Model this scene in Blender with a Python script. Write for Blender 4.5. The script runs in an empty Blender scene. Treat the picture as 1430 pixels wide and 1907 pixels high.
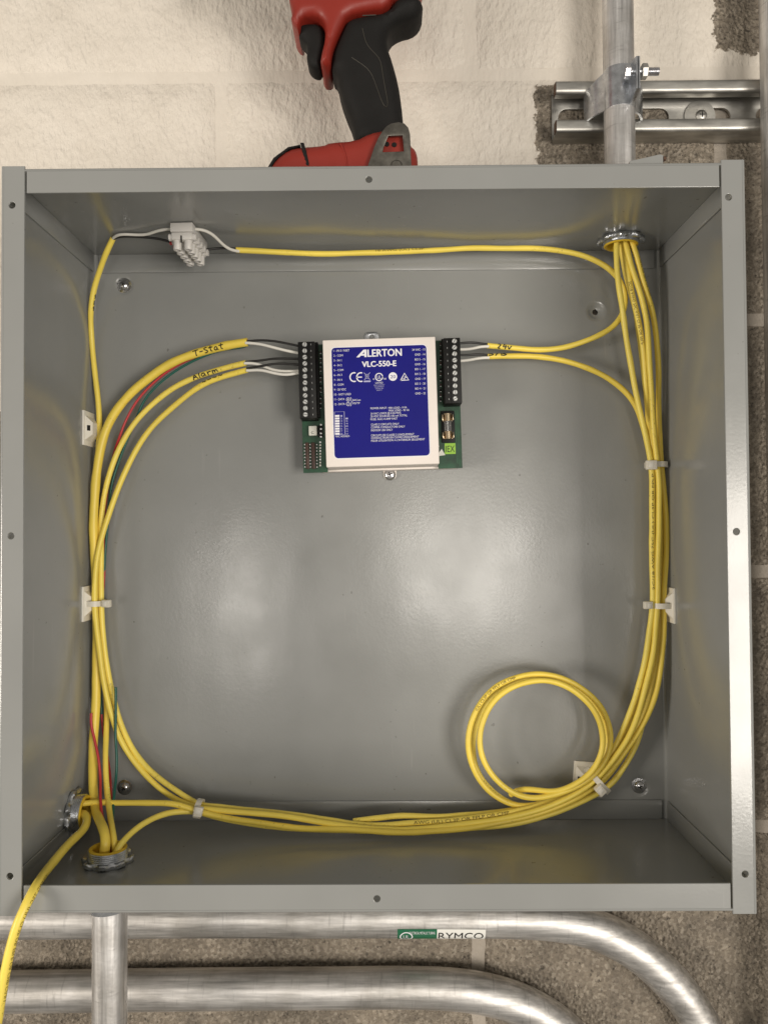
import bpy, bmesh, math, random
from mathutils import Vector, Matrix, noise
random.seed(7)
SC = bpy.context.scene
COL = SC.collection
PI = math.pi

# ------------------------------------------------------------------ camera
F_PX, IW, IH = 1482.8, 1430.0, 1907.0
CAM = Vector((0.00926, -0.48423, 0.0028))
_a, _b, _c = 0.02294, 0.00608, 0.00645
ROT = (Matrix.Rotation(_c, 3, 'Z') @ Matrix.Rotation(_a, 3, 'X') @ Matrix.Rotation(_b, 3, 'Y'))
RIGHT, FWD, UP = ROT.col[0].copy(), ROT.col[1].copy(), ROT.col[2].copy()
cd = bpy.data.cameras.new('camera')
cam = bpy.data.objects.new('camera', cd)
COL.objects.link(cam)
cam.matrix_world = Matrix(((RIGHT.x, UP.x, -FWD.x, CAM.x), (RIGHT.y, UP.y, -FWD.y, CAM.y),
                           (RIGHT.z, UP.z, -FWD.z, CAM.z), (0, 0, 0, 1)))
cd.sensor_fit = 'VERTICAL'
cd.sensor_height = 24.0
cd.lens = F_PX / IH * 24.0
cd.clip_start = 0.01
cd.clip_end = 100.0
SC.camera = cam

# ------------------------------------------------------------------ light and exposure
w = bpy.data.worlds.new('World')
SC.world = w
w.use_nodes = True
w.node_tree.nodes['Background'].inputs[0].default_value = (1.0, 0.93, 0.83, 1)
w.node_tree.nodes['Background'].inputs[1].default_value = 0.29

def area(name, loc, target, sx, sy, power, color):
    l = bpy.data.lights.new(name, 'AREA')
    l.shape = 'RECTANGLE'
    l.size, l.size_y, l.energy, l.color = sx, sy, power, color
    o = bpy.data.objects.new(name, l)
    COL.objects.link(o)
    o.location = loc
    o.rotation_euler = (Vector(target) - Vector(loc)).to_track_quat('-Z', 'Y').to_euler()
    return o

area('room_light', (1.20, -1.90, -0.34), (0, 0.1, 0), 0.7, 1.0, 30.0, (1.0, 0.93, 0.84))
area('room_light', (0.34, -2.70, -0.16), (0, 0.1, 0), 0.50, 0.50, 7.5, (1.0, 0.94, 0.86))
area('room_light', (-0.62, -2.70, -0.32), (0, 0.1, 0), 0.18, 0.60, 3.6, (1.0, 0.94, 0.86))
area('room_light', (-1.60, -1.05, -0.20), (0, 0.1, 0), 0.5, 0.5, 18.0, (1.0, 0.91, 0.80))

SC.view_settings.view_transform = 'Standard'
SC.view_settings.look = 'None'
SC.view_settings.exposure = 0.08
SC.view_settings.gamma = 1.0

# ------------------------------------------------------------------ pixel -> place
def ray(px, py):
    return (RIGHT * ((px - IW / 2) / F_PX) + FWD + UP * ((IH / 2 - py) / F_PX))
def P(px, py, y):
    d = ray(px, py)
    return CAM + d * ((y - CAM.y) / d.y)
def PX(px, py, x):
    d = ray(px, py)
    return CAM + d * ((x - CAM.x) / d.x)
def PZ(px, py, z):
    d = ray(px, py)
    return CAM + d * ((z - CAM.z) / d.z)

# ------------------------------------------------------------------ materials
def mat(name, color, rough=0.5, metal=0.0, **kw):
    m = bpy.data.materials.new(name)
    m.use_nodes = True
    b = m.node_tree.nodes['Principled BSDF']
    b.inputs['Base Color'].default_value = (*color, 1)
    b.inputs['Roughness'].default_value = rough
    b.inputs['Metallic'].default_value = metal
    for k, v in kw.items():
        b.inputs[k.replace('_', ' ')].default_value = v
    return m

def nd(m, t, **kw):
    n = m.node_tree.nodes.new(t)
    for k, v in kw.items():
        setattr(n, k, v)
    return n
def lk(m, a, b):
    m.node_tree.links.new(a, b)
def bsdf(m):
    return m.node_tree.nodes['Principled BSDF']
def coords(m, scale):
    g = nd(m, 'ShaderNodeNewGeometry')
    mp = nd(m, 'ShaderNodeMapping')
    mp.inputs['Scale'].default_value = scale
    lk(m, g.outputs['Position'], mp.inputs['Vector'])
    return mp.outputs['Vector']
def noise_node(m, vec, scale, detail=3.0, rough=0.55):
    n = nd(m, 'ShaderNodeTexNoise')
    n.inputs['Scale'].default_value = scale
    n.inputs['Detail'].default_value = detail
    n.inputs['Roughness'].default_value = rough
    if vec is not None:
        lk(m, vec, n.inputs['Vector'])
    return n.outputs['Fac']
def ramp(m, fac, stops):
    r = nd(m, 'ShaderNodeValToRGB')
    e = r.color_ramp.elements
    while len(e) < len(stops):
        e.new(0.5)
    for i, (p, c) in enumerate(stops):
        e[i].position = p
        e[i].color = (*c, 1) if len(c) == 3 else c
    lk(m, fac, r.inputs['Fac'])
    return r.outputs['Color']
def math_node(m, op, a, b=None, clamp=False):
    n = nd(m, 'ShaderNodeMath', operation=op, use_clamp=clamp)
    for i, v in enumerate((a, b)):
        if v is None:
            continue
        if isinstance(v, (int, float)):
            n.inputs[i].default_value = v
        else:
            lk(m, v, n.inputs[i])
    return n.outputs[0]
def mixcol(m, fac, a, b, blend='MIX'):
    n = nd(m, 'ShaderNodeMix', data_type='RGBA', blend_type=blend)
    for sock, v in ((n.inputs[0], fac), (n.inputs[6], a), (n.inputs[7], b)):
        if isinstance(v, (int, float)):
            sock.default_value = v
        elif isinstance(v, tuple):
            sock.default_value = (*v, 1)
        else:
            lk(m, v, sock)
    return n.outputs[2]
def bump(m, h, strength, dist, prev=None):
    n = nd(m, 'ShaderNodeBump')
    n.inputs['Strength'].default_value = strength
    n.inputs['Distance'].default_value = dist
    lk(m, h, n.inputs['Height'])
    if prev is not None:
        lk(m, prev, n.inputs['Normal'])
    return n.outputs['Normal']

def mottled(name, color, rough, var=0.06, scale=30.0, bumpd=0.0, bscale=600.0, rvar=0.08, metal=0.0, stretch=(1, 1, 1), **kw):
    m = mat(name, color, rough, metal, **kw)
    v = coords(m, stretch)
    n = noise_node(m, v, scale, 4.0)
    lo = tuple(max(0, c * (1 - var)) for c in color)
    hi = tuple(min(1, c * (1 + var)) for c in color)
    lk(m, ramp(m, n, [(0.3, lo), (0.7, hi)]), bsdf(m).inputs['Base Color'])
    n2 = noise_node(m, v, scale * 2.3, 3.0)
    r = math_node(m, 'ADD', math_node(m, 'MULTIPLY', math_node(m, 'SUBTRACT', n2, 0.5), rvar * 2), rough, True)
    lk(m, r, bsdf(m).inputs['Roughness'])
    if bumpd:
        n3 = noise_node(m, coords(m, (1, 1, 1)), bscale, 2.0)
        lk(m, bump(m, n3, 1.0, bumpd), bsdf(m).inputs['Normal'])
    return m

M = {}
M['paint'] = mottled('grey_enamel', (0.268, 0.274, 0.266), 0.20, 0.06, 9.0, 0.00002, 420.0, 0.11, Specular_IOR_Level=0.75)
_v = coords(M['paint'], (1, 1, 1))
_w1 = bump(M['paint'], noise_node(M['paint'], coords(M['paint'], (1, 1, 0.5)), 13.0, 2.0), 1.0, 0.00055)
_w2 = bump(M['paint'], noise_node(M['paint'], _v, 520.0, 2.0), 1.0, 0.00004, _w1)
_pc = bsdf(M['paint']).inputs['Base Color'].links[0].from_socket
_sp = ramp(M['paint'], noise_node(M['paint'], _v, 260.0, 2.0, 0.4), [(0.735, (0, 0, 0)), (0.76, (1, 1, 1))])
_gt = ramp(M['paint'], noise_node(M['paint'], _v, 20.0, 2.0), [(0.48, (0, 0, 0)), (0.62, (0.75, 0.75, 0.75))])
_sp = math_node(M['paint'], 'MULTIPLY', _sp, _gt)
_sc = ramp(M['paint'], noise_node(M['paint'], coords(M['paint'], (1.0, 1.0, 0.06)), 210.0, 2.0, 0.4), [(0.70, (0, 0, 0)), (0.74, (0.18, 0.18, 0.18))])
_pc = mixcol(M['paint'], _sp, _pc, (0.09, 0.085, 0.075))
_pc = mixcol(M['paint'], math_node(M['paint'], 'MULTIPLY', _sc, _gt), _pc, (0.44, 0.44, 0.42))
lk(M['paint'], _pc, bsdf(M['paint']).inputs['Base Color'])
lk(M['paint'], _w2, bsdf(M['paint']).inputs['Normal'])
M['zinc'] = mottled('zinc_plate', (0.60, 0.62, 0.65), 0.30, 0.25, 160.0, 0.00008, 500.0, 0.1, 1.0)
M['chrome'] = mottled('bright_zinc', (0.72, 0.72, 0.74), 0.2, 0.1, 200.0, 0.0, 100.0, 0.08, 1.0)
M['emt_v'] = mottled('galvanised_tube_upright', (0.70, 0.69, 0.68), 0.50, 0.30, 330.0, 0.00012, 300.0, 0.16, 1.0, (1, 1, 0.045))
M['emt_h'] = mottled('galvanised_tube_level', (0.66, 0.645, 0.625), 0.50, 0.28, 330.0, 0.00012, 300.0, 0.16, 1.0, (0.06, 1, 1))
for _k, _st in (('emt_v', (0.15, 0.15, 1)), ('emt_h', (1, 0.12, 0.12))):
    _m = M[_k]
    _pc = bsdf(_m).inputs['Base Color'].links[0].from_socket
    _t = ramp(_m, noise_node(_m, coords(_m, _st), 420.0, 3.0, 0.6), [(0.60, (1, 1, 1)), (0.72, (0.80, 0.80, 0.80))])
    _d = ramp(_m, noise_node(_m, coords(_m, (1, 1, 1)), 24.0, 4.0, 0.6), [(0.35, (0.72, 0.71, 0.69)), (0.6, (1, 1, 1))])
    lk(_m, mixcol(_m, 1.0, mixcol(_m, 1.0, _pc, _t, 'MULTIPLY'), _d, 'MULTIPLY'), bsdf(_m).inputs['Base Color'])
M['strut'] = mottled('galvanised_strut', (0.48, 0.47, 0.44), 0.46, 0.3, 110.0, 0.00008, 200.0, 0.14, 1.0, (0.3, 1, 1))
M['rust'] = mottled('rusty_cut_edge', (0.10, 0.055, 0.035), 0.8, 0.3, 300.0)
M['bushing'] = mottled('yellow_plastic', (0.74, 0.50, 0.03), 0.45, 0.08, 60.0)
M['white_wire'] = mottled('white_insulation', (0.78, 0.76, 0.70), 0.4, 0.04, 80.0)
M['black_wire'] = mat('black_insulation', (0.018, 0.017, 0.016), 0.4)
M['red_wire'] = mat('red_insulation', (0.50, 0.035, 0.04), 0.4)
M['green_wire'] = mat('green_insulation', (0.012, 0.11, 0.085), 0.4)
M['ink'] = mat('marker_ink', (0.012, 0.011, 0.012), 0.55)
M['print'] = mat('printed_legend', (0.22, 0.16, 0.03), 0.6)
M['nylon'] = mat('natural_nylon', (0.74, 0.70, 0.60), 0.42, Subsurface_Weight=0.35)
bsdf(M['nylon']).inputs['Subsurface Radius'].default_value = (0.003, 0.0028, 0.002)
M['mount'] = mottled('white_mount', (0.80, 0.77, 0.69), 0.5, 0.06, 120.0)
M['milky'] = mat('milky_plastic', (0.66, 0.64, 0.61), 0.4, Subsurface_Weight=0.5)
bsdf(M['milky']).inputs['Subsurface Radius'].default_value = (0.004, 0.004, 0.0035)
M['casing'] = mottled('cream_white_casing', (0.80, 0.74, 0.69), 0.55, 0.02, 60.0, 0.00002, 900.0)
M['blue'] = mottled('blue_label', (0.006, 0.006, 0.185), 0.5, 0.06, 30.0, Specular_IOR_Level=0.2)
M['white_ink'] = mat('white_print', (0.80, 0.80, 0.84), 0.5)
M['dim_ink'] = mat('fine_white_print', (0.42, 0.42, 0.62), 0.5)
M['pcb'] = mottled('green_board', (0.008, 0.055, 0.024), 0.45, 0.35, 220.0)
M['black'] = mat('black_plastic', (0.006, 0.006, 0.006), 0.55, Specular_IOR_Level=0.3)
M['resistor'] = mottled('brown_network', (0.055, 0.026, 0.018), 0.5, 0.2, 300.0)
M['brass'] = mat('fuse_clip_metal', (0.52, 0.42, 0.29), 0.25, 1.0)
M['glass'] = mat('fuse_glass', (0.9, 0.9, 0.9), 0.05, 0.0, Transmission_Weight=0.9)
M['solder'] = mat('solder', (0.66, 0.67, 0.66), 0.35, 0.8)
M['lime'] = mat('lime_sticker', (0.33, 0.62, 0.06), 0.5)
M['white'] = mat('white_part', (0.72, 0.72, 0.66), 0.5)
M['hole_shade'] = mat('recess_shade', (0.02, 0.02, 0.02), 0.6, 0.6)  # near-black on solid pieces, standing for the shade inside recesses and slots
M['drill_red'] = mottled('red_tool_plastic', (0.245, 0.021, 0.012), 0.45, 0.05, 40.0, 0.00003, 1500.0)
M['drill_black'] = mottled('black_rubber', (0.009, 0.0085, 0.008), 0.7, 0.15, 60.0, 0.00005, 1800.0, Specular_IOR_Level=0.25)
M['drill_line'] = mat('moulded_line', (0.04, 0.036, 0.028), 0.5)
M['clip'] = mottled('worn_steel_clip', (0.17, 0.16, 0.14), 0.45, 0.35, 150.0, 0.00005, 400.0, 0.1, 0.9)
M['clip_edge'] = mat('bare_steel', (0.5, 0.48, 0.44), 0.35, 1.0)
M['tag_green'] = mat('green_tag', (0.012, 0.13, 0.060), 0.4)
M['tag_white'] = mat('white_tag', (0.80, 0.80, 0.76), 0.4)

def cable_material(name, tone, seed):
    m = mat(name, tone, 0.40)
    v = coords(m, (1, 1, 1))
    mp = nd(m, 'ShaderNodeMapping')
    mp.inputs['Location'].default_value = (seed, seed * 2, seed * 3)
    lk(m, v, mp.inputs['Vector'])
    big = noise_node(m, mp.outputs['Vector'], 28.0, 3.0)
    col = ramp(m, big, [(0.3, tuple(c * 0.90 for c in tone)), (0.7, tuple(min(1, c * 1.06) for c in tone))])
    sp = noise_node(m, mp.outputs['Vector'], 420.0, 3.0, 0.7)
    gate = noise_node(m, mp.outputs['Vector'], 22.0, 1.0)
    k = math_node(m, 'MULTIPLY', ramp(m, sp, [(0.58, (0, 0, 0)), (0.70, (1, 1, 1))]),
                  ramp(m, gate, [(0.52, (0, 0, 0)), (0.66, (0.6, 0.6, 0.6))]))
    lk(m, mixcol(m, k, col, (0.20, 0.13, 0.03)), bsdf(m).inputs['Base Color'])
    lk(m, bump(m, noise_node(m, mp.outputs['Vector'], 160.0, 2.0), 1.0, 0.00012), bsdf(m).inputs['Normal'])
    return m
YEL = [cable_material('yellow_jacket', (0.93, 0.730, 0.115), 1.3),
       cable_material('yellow_jacket', (0.91, 0.695, 0.100), 5.1),
       cable_material('yellow_jacket', (0.94, 0.755, 0.135), 9.7)]

def block_material(name, raw_lo, raw_hi, joint):
    """concrete block: bare aggregate, white roller paint over part of the wall"""
    m = mat(name, raw_hi, 0.9)
    g = nd(m, 'ShaderNodeNewGeometry')
    pos = g.outputs['Position']
    sep = nd(m, 'ShaderNodeSeparateXYZ')
    lk(m, pos, sep.inputs[0])
    # bare surface
    if joint:
        n = noise_node(m, pos, 60.0, 5.0, 0.6)
        raw = ramp(m, n, [(0.3, raw_lo), (0.7, raw_hi)])
        hraw = noise_node(m, pos, 260.0, 4.0, 0.6)
    else:
        n1 = noise_node(m, pos, 42.0, 4.0, 0.6)
        n2 = noise_node(m, pos, 230.0, 5.0, 0.7)
        vo = nd(m, 'ShaderNodeTexVoronoi')
        vo.inputs['Scale'].default_value = 430.0
        lk(m, pos, vo.inputs['Vector'])
        grain = ramp(m, vo.outputs['Color'], [(0.0, tuple(c * 0.75 for c in raw_lo)), (0.55, raw_lo), (1.0, raw_hi)])
        base = ramp(m, n1, [(0.3, (0.74, 0.74, 0.74)), (0.7, (1.2, 1.19, 1.17))])
        raw = mixcol(m, 1.0, grain, base, 'MULTIPLY')
        pits = ramp(m, n2, [(0.34, (1, 1, 1)), (0.42, (0, 0, 0))])
        raw = mixcol(m, pits, raw, tuple(c * 0.32 for c in raw_lo))
        vo2 = nd(m, 'ShaderNodeTexVoronoi')
        vo2.inputs['Scale'].default_value = 330.0
        lk(m, pos, vo2.inputs['Vector'])
        hraw = math_node(m, 'ADD', math_node(m, 'MULTIPLY', n2, 1.4), vo2.outputs['Distance'])
    # paint mask: ragged brush edges where the painter stopped
    e = noise_node(m, pos, 70.0, 5.0, 0.75)
    e2 = noise_node(m, pos, 14.0, 2.0)
    jit = math_node(m, 'ADD', math_node(m, 'MULTIPLY', math_node(m, 'SUBTRACT', e, 0.5), 0.022),
                    math_node(m, 'MULTIPLY', math_node(m, 'SUBTRACT', e2, 0.5), 0.016))
    xs = math_node(m, 'ADD', sep.outputs['X'], jit)
    zs = math_node(m, 'ADD', sep.outputs['Z'], jit)
    S = 900.0
    def gt(v, t):
        return math_node(m, 'MULTIPLY', math_node(m, 'SUBTRACT', v, t), S, True)
    def lt(v, t):
        return math_node(m, 'MULTIPLY', math_node(m, 'SUBTRACT', v, t), -S, True)
    rawA = math_node(m, 'MULTIPLY', gt(xs, 0.1305), lt(zs, 0.3660))
    rawB = math_node(m, 'MULTIPLY', gt(xs, 0.2750), gt(zs, 0.3905))
    rawC = lt(zs, 0.10)
    rawm = math_node(m, 'MAXIMUM', rawA, math_node(m, 'MAXIMUM', rawB, rawC))
    pn = noise_node(m, pos, 25.0, 3.0)
    white = ramp(m, pn, [(0.3, (0.69, 0.635, 0.555)), (0.7, (0.76, 0.705, 0.625))])
    lk(m, mixcol(m, rawm, white, raw), bsdf(m).inputs['Base Color'])
    lk(m, math_node(m, 'ADD', 0.55, math_node(m, 'MULTIPLY', rawm, 0.35)), bsdf(m).inputs['Roughness'])
    # relief: roller stipple running down the wall, or open aggregate
    mp = nd(m, 'ShaderNodeMapping')
    mp.inputs['Scale'].default_value = (1.0, 1.0, 0.55)
    mp.inputs['Rotation'].default_value = (0, 0.25, 0)
    lk(m, pos, mp.inputs['Vector'])
    s1 = math_node(m, 'ADD', math_node(m, 'MULTIPLY', noise_node(m, mp.outputs['Vector'], 150.0, 3.0, 0.55), 0.6), math_node(m, 'MULTIPLY', noise_node(m, mp.outputs['Vector'], 310.0, 3.0, 0.5), 0.55))
    s2 = noise_node(m, pos, 30.0, 3.0, 0.5)
    hp = math_node(m, 'ADD', s1, math_node(m, 'MULTIPLY', s2, 1.5))
    amp = 0.35 if joint else 1.0
    bp = bump(m, hp, 0.9 * amp, 0.0031)
    br = bump(m, hraw, 1.0 * (0.5 if joint else 1.0), 0.0042)
    mx = nd(m, 'ShaderNodeMix', data_type='VECTOR')
    lk(m, rawm, mx.inputs[0])
    lk(m, bp, mx.inputs[4])
    lk(m, br, mx.inputs[5])
    lk(m, mx.outputs[1], bsdf(m).inputs['Normal'])
    return m
M['block'] = block_material('concrete_block', (0.350, 0.300, 0.238), (0.540, 0.475, 0.390), False)
M['mortar'] = block_material('mortar', (0.33, 0.29, 0.24), (0.42, 0.375, 0.32), True)

# ------------------------------------------------------------------ geometry helpers: geom = (verts, faces)
ORG = {}
def join(*gs):
    V, F = [], []
    for v, f in gs:
        o = len(V)
        V += [Vector(p) for p in v]
        F += [tuple(i + o for i in q) for q in f]
    return V, F
def xf(g, mtx):
    return [mtx @ Vector(p) for p in g[0]], g[1]
def make_mesh(name, parts, mats, origin=(0, 0, 0), smooth=True, angle=40):
    me = bpy.data.meshes.new(name)
    V, F, MI = [], [], []
    for g, k in parts:
        o = len(V)
        V += [Vector(p) - Vector(origin) for p in g[0]]
        F += [tuple(i + o for i in q) for q in g[1]]
        MI += [k] * len(g[1])
    me.from_pydata([tuple(v) for v in V], [], F)
    for m in mats:
        me.materials.append(m)
    for p, k in zip(me.polygons, MI):
        p.material_index = k
    bm = bmesh.new()
    bm.from_mesh(me)
    bmesh.ops.recalc_face_normals(bm, faces=bm.faces)
    if smooth:
        lim = math.radians(angle)
        for f in bm.faces:
            f.smooth = True
        for e in bm.edges:
            if len(e.link_faces) == 2 and e.calc_face_angle(0.0) > lim:
                e.smooth = False
    bm.to_mesh(me)
    bm.free()
    return me
def add(name, g, m, parent=None, smooth=True, angle=40, extra=None):
    """g in world coordinates; extra = [(geom, material), ...] in the same mesh"""
    parts, mats = [(g, 0)], [m]
    for eg, em in (extra or []):
        mats.append(em)
        parts.append((eg, len(mats) - 1))
    org = ORG.get(parent.name, Vector((0, 0, 0))) if parent else Vector((0, 0, 0))
    if parent is None:
        vs = g[0]
        org = Vector((sum(v[0] for v in vs) / len(vs), sum(v[1] for v in vs) / len(vs), min(v[2] for v in vs)))
    me = make_mesh(name, parts, mats, org, smooth, angle)
    o = bpy.data.objects.new(name, me)
    COL.objects.link(o)
    if parent:
        o.parent = parent
    else:
        o.location = org
    ORG[o.name] = org
    return o
def inst(src, parent, pos, rot=None):
    """copy of a piece that shares its mesh; src mesh is built around its own origin"""
    o = src.copy()
    COL.objects.link(o)
    o.parent = parent
    o.location = Vector(pos) - ORG.get(parent.name, Vector((0, 0, 0)))
    if rot is not None:
        o.rotation_euler = rot
    ORG[o.name] = Vector(pos)
    return o
def proto(name, parts, mats, parent, pos, rot=None, angle=40):
    me = make_mesh(name, [(g, i) for i, g in enumerate(parts)], mats, (0, 0, 0), True, angle)
    o = bpy.data.objects.new(name, me)
    COL.objects.link(o)
    o.parent = parent
    o.location = Vector(pos) - ORG.get(parent.name, Vector((0, 0, 0)))
    if rot is not None:
        o.rotation_euler = rot
    ORG[o.name] = Vector(pos)
    return o
def thing(name, label, cat, loc, group=None):
    o = bpy.data.objects.new(name, None)
    o.empty_display_size = 0.02
    COL.objects.link(o)
    o.location = loc
    ORG[o.name] = Vector(loc)
    o['label'], o['category'] = label, cat
    if group:
        o['group'] = group
    return o
def tag(o, label, cat, group=None):
    o['label'], o['category'] = label, cat
    if group:
        o['group'] = group
    return o

def box(x0, x1, y0, y1, z0, z1, bev=0.0, seg=2):
    bm = bmesh.new()
    bmesh.ops.create_cube(bm, size=1.0)
    for v in bm.verts:
        v.co = Vector((x0 + (v.co.x + .5) * (x1 - x0), y0 + (v.co.y + .5) * (y1 - y0), z0 + (v.co.z + .5) * (z1 - z0)))
    if bev > 0:
        bmesh.ops.bevel(bm, geom=list(bm.edges), offset=bev, segments=seg, affect='EDGES', profile=0.5)
    bm.verts.index_update()
    g = ([v.co.copy() for v in bm.verts], [tuple(v.index for v in f.verts) for f in bm.faces])
    bm.free()
    return g
def lathe(prof, n=24, cap0=True, cap1=True):
    """prof [(r, h)], axis z"""
    V, F = [], []
    for r, h in prof:
        for i in range(n):
            a = 2 * PI * i / n
            V.append(Vector((r * math.cos(a), r * math.sin(a), h)))
    for k in range(len(prof) - 1):
        for i in range(n):
            j = (i + 1) % n
            F.append((k * n + i, k * n + j, (k + 1) * n + j, (k + 1) * n + i))
    if cap0:
        F.append(tuple(range(n - 1, -1, -1)))
    if cap1:
        F.append(tuple(range((len(prof) - 1) * n, len(prof) * n)))
    return V, F
def ringlathe(prof, n=32):
    """closed profile swept round z"""
    V, F = [], []
    k = len(prof)
    for i in range(n):
        a = 2 * PI * i / n
        for r, h in prof:
            V.append(Vector((r * math.cos(a), r * math.sin(a), h)))
    for i in range(n):
        j = (i + 1) % n
        for q in range(k):
            q2 = (q + 1) % k
            F.append((i * k + q, i * k + q2, j * k + q2, j * k + q))
    return V, F
def axis_matrix(pos, axis):
    z = Vector(axis).normalized()
    return Matrix.Translation(Vector(pos)) @ z.to_track_quat('Z', 'Y').to_matrix().to_4x4()

def catmull(pts, step):
    pts = [Vector(p) for p in pts]
    ext = [pts[0] * 2 - pts[1]] + pts + [pts[-1] * 2 - pts[-2]]
    out = []
    for i in range(len(pts) - 1):
        p0, p1, p2, p3 = ext[i:i + 4]
        n = max(1, int((p2 - p1).length / step))
        d01, d12, d23 = [max(1e-6, (b - a).length) ** 0.5 for a, b in ((p0, p1), (p1, p2), (p2, p3))]
        m1 = (p2 - p1) + d12 * ((p1 - p0) / d01 - (p2 - p0) / (d01 + d12))
        m2 = (p2 - p1) + d12 * ((p3 - p2) / d23 - (p3 - p1) / (d12 + d23))
        for k in range(n):
            t = k / n
            t2, t3 = t * t, t * t * t
            out.append((2 * t3 - 3 * t2 + 1) * p1 + (t3 - 2 * t2 + t) * m1 + (-2 * t3 + 3 * t2) * p2 + (t3 - t2) * m2)
    out.append(pts[-1])
    return out
def relax(pts, n):
    p = [q.copy() for q in pts]
    for _ in range(n):
        q = [p[0]] + [(p[i - 1] + p[i] * 2 + p[i + 1]) / 4 for i in range(1, len(p) - 1)] + [p[-1]]
        p = q
    return p
class Path:
    """smooth centre line with frames whose first axis faces the camera side"""
    def __init__(self, pts, step=0.003, smooth=6):
        self.p = relax(catmull(pts, step), smooth)
        p = self.p
        self.t = [(p[min(i + 1, len(p) - 1)] - p[max(i - 1, 0)]).normalized() for i in range(len(p))]
        self.n, self.b = [], []
        n = None
        for i, t in enumerate(self.t):
            if n is None:
                n = Vector((0.3, -1, 0.17))
            n = n - t * n.dot(t)
            n.normalize()
            self.n.append(n.copy())
            self.b.append(t.cross(n))
        self.s = [0.0]
        for i in range(1, len(p)):
            self.s.append(self.s[-1] + (p[i] - p[i - 1]).length)
    def at(self, s):
        s = max(0, min(s, self.s[-1] - 1e-9))
        lo, hi = 0, len(self.s) - 1
        while hi - lo > 1:
            mid = (lo + hi) // 2
            if self.s[mid] <= s:
                lo = mid
            else:
                hi = mid
        k = (s - self.s[lo]) / max(1e-9, self.s[hi] - self.s[lo])
        return self.p[lo].lerp(self.p[hi], k), self.t[lo].lerp(self.t[hi], k).normalized()
    def nearest(self, q):
        return min(range(len(self.p)), key=lambda i: (self.p[i] - q).length)
    def s_at_px(self, px, py):
        best, bs = 1e9, 0
        for i, p in enumerate(self.p):
            d = p - CAM
            k = d.dot(FWD)
            u = IW / 2 + F_PX * d.dot(RIGHT) / k
            v = IH / 2 - F_PX * d.dot(UP) / k
            e = (u - px) ** 2 + (v - py) ** 2
            if e < best:
                best, bs = e, self.s[i]
        return bs
    def surf(self, s, h, r, lift=0.00012):
        """point on the tube at arc length s, h metres round from the line that faces the camera (h up / left positive)"""
        c, t = self.at(s)
        toc = CAM - c
        toc = (toc - t * toc.dot(t)).normalized()
        side = t.cross(toc)
        side = -side if side.dot(Vector((-0.3, 0, 1))) < 0 else side
        a = h / r
        return c + (toc * math.cos(a) + side * math.sin(a)) * (r + lift)
    def tube(self, r, n=12, cap=True, wob=0.0):
        V, F = [], []
        for i, c in enumerate(self.p):
            rr = r * (1 + wob * noise.noise(c * 90))
            for k in range(n):
                a = 2 * PI * k / n
                V.append(c + (self.n[i] * math.cos(a) + self.b[i] * math.sin(a)) * rr)
        m = len(self.p)
        for i in range(m - 1):
            for k in range(n):
                j = (k + 1) % n
                F.append((i * n + k, i * n + j, (i + 1) * n + j, (i + 1) * n + k))
        if cap:
            F.append(tuple(range(n - 1, -1, -1)))
            F.append(tuple(range((m - 1) * n, m * n)))
        return V, F

def plate(outer, holes, t, fn, bev=0.0):
    """flat plate with holes: 2D outlines in (u, v), thickness along w 0..t, fn maps (u, v, w) to world"""
    cu = bpy.data.curves.new('outline', 'CURVE')
    cu.dimensions = '2D'
    cu.fill_mode = 'BOTH'
    cu.extrude = max(0.0, t / 2 - bev)
    cu.bevel_depth = bev
    cu.bevel_resolution = 1
    cu.offset = -bev
    for lp in [outer] + list(holes):
        sp = cu.splines.new('POLY')
        sp.points.add(len(lp) - 1)
        for q, (a, b) in zip(sp.points, lp):
            q.co = (a, b, 0, 1)
        sp.use_cyclic_u = True
    ob = bpy.data.objects.new('outline', cu)
    COL.objects.link(ob)
    me = bpy.data.meshes.new_from_object(ob)
    V = [fn(v.co.x, v.co.y, v.co.z + t / 2) for v in me.vertices]
    F = [tuple(p.vertices) for p in me.polygons]
    bpy.data.objects.remove(ob)
    bpy.data.curves.remove(cu)
    bpy.data.meshes.remove(me)
    bm = bmesh.new()
    vs = [bm.verts.new(v) for v in V]
    for f in F:
        try:
            bm.faces.new([vs[i] for i in f])
        except ValueError:
            pass
    bmesh.ops.remove_doubles(bm, verts=bm.verts, dist=1e-6)
    bm.verts.index_update()
    g = ([v.co.copy() for v in bm.verts], [tuple(v.index for v in f.verts) for f in bm.faces])
    bm.free()
    return g
def circle(cx, cy, r, n=20):
    return [(cx + r * math.cos(2 * PI * i / n), cy + r * math.sin(2 * PI * i / n)) for i in range(n)]
def rrect(x0, x1, y0, y1, r, n=5):
    out = []
    for cx, cy, a0 in ((x1 - r, y1 - r, 0), (x0 + r, y1 - r, 90), (x0 + r, y0 + r, 180), (x1 - r, y0 + r, 270)):
        for k in range(n + 1):
            a = math.radians(a0 + 90 * k / n)
            out.append((cx + r * math.cos(a), cy + r * math.sin(a)))
    return out
def slot(cx, cy, w_, h_, n=8):
    return rrect(cx - w_ / 2, cx + w_ / 2, cy - h_ / 2, cy + h_ / 2, min(w_, h_) / 2 - 1e-5, n)
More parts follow.
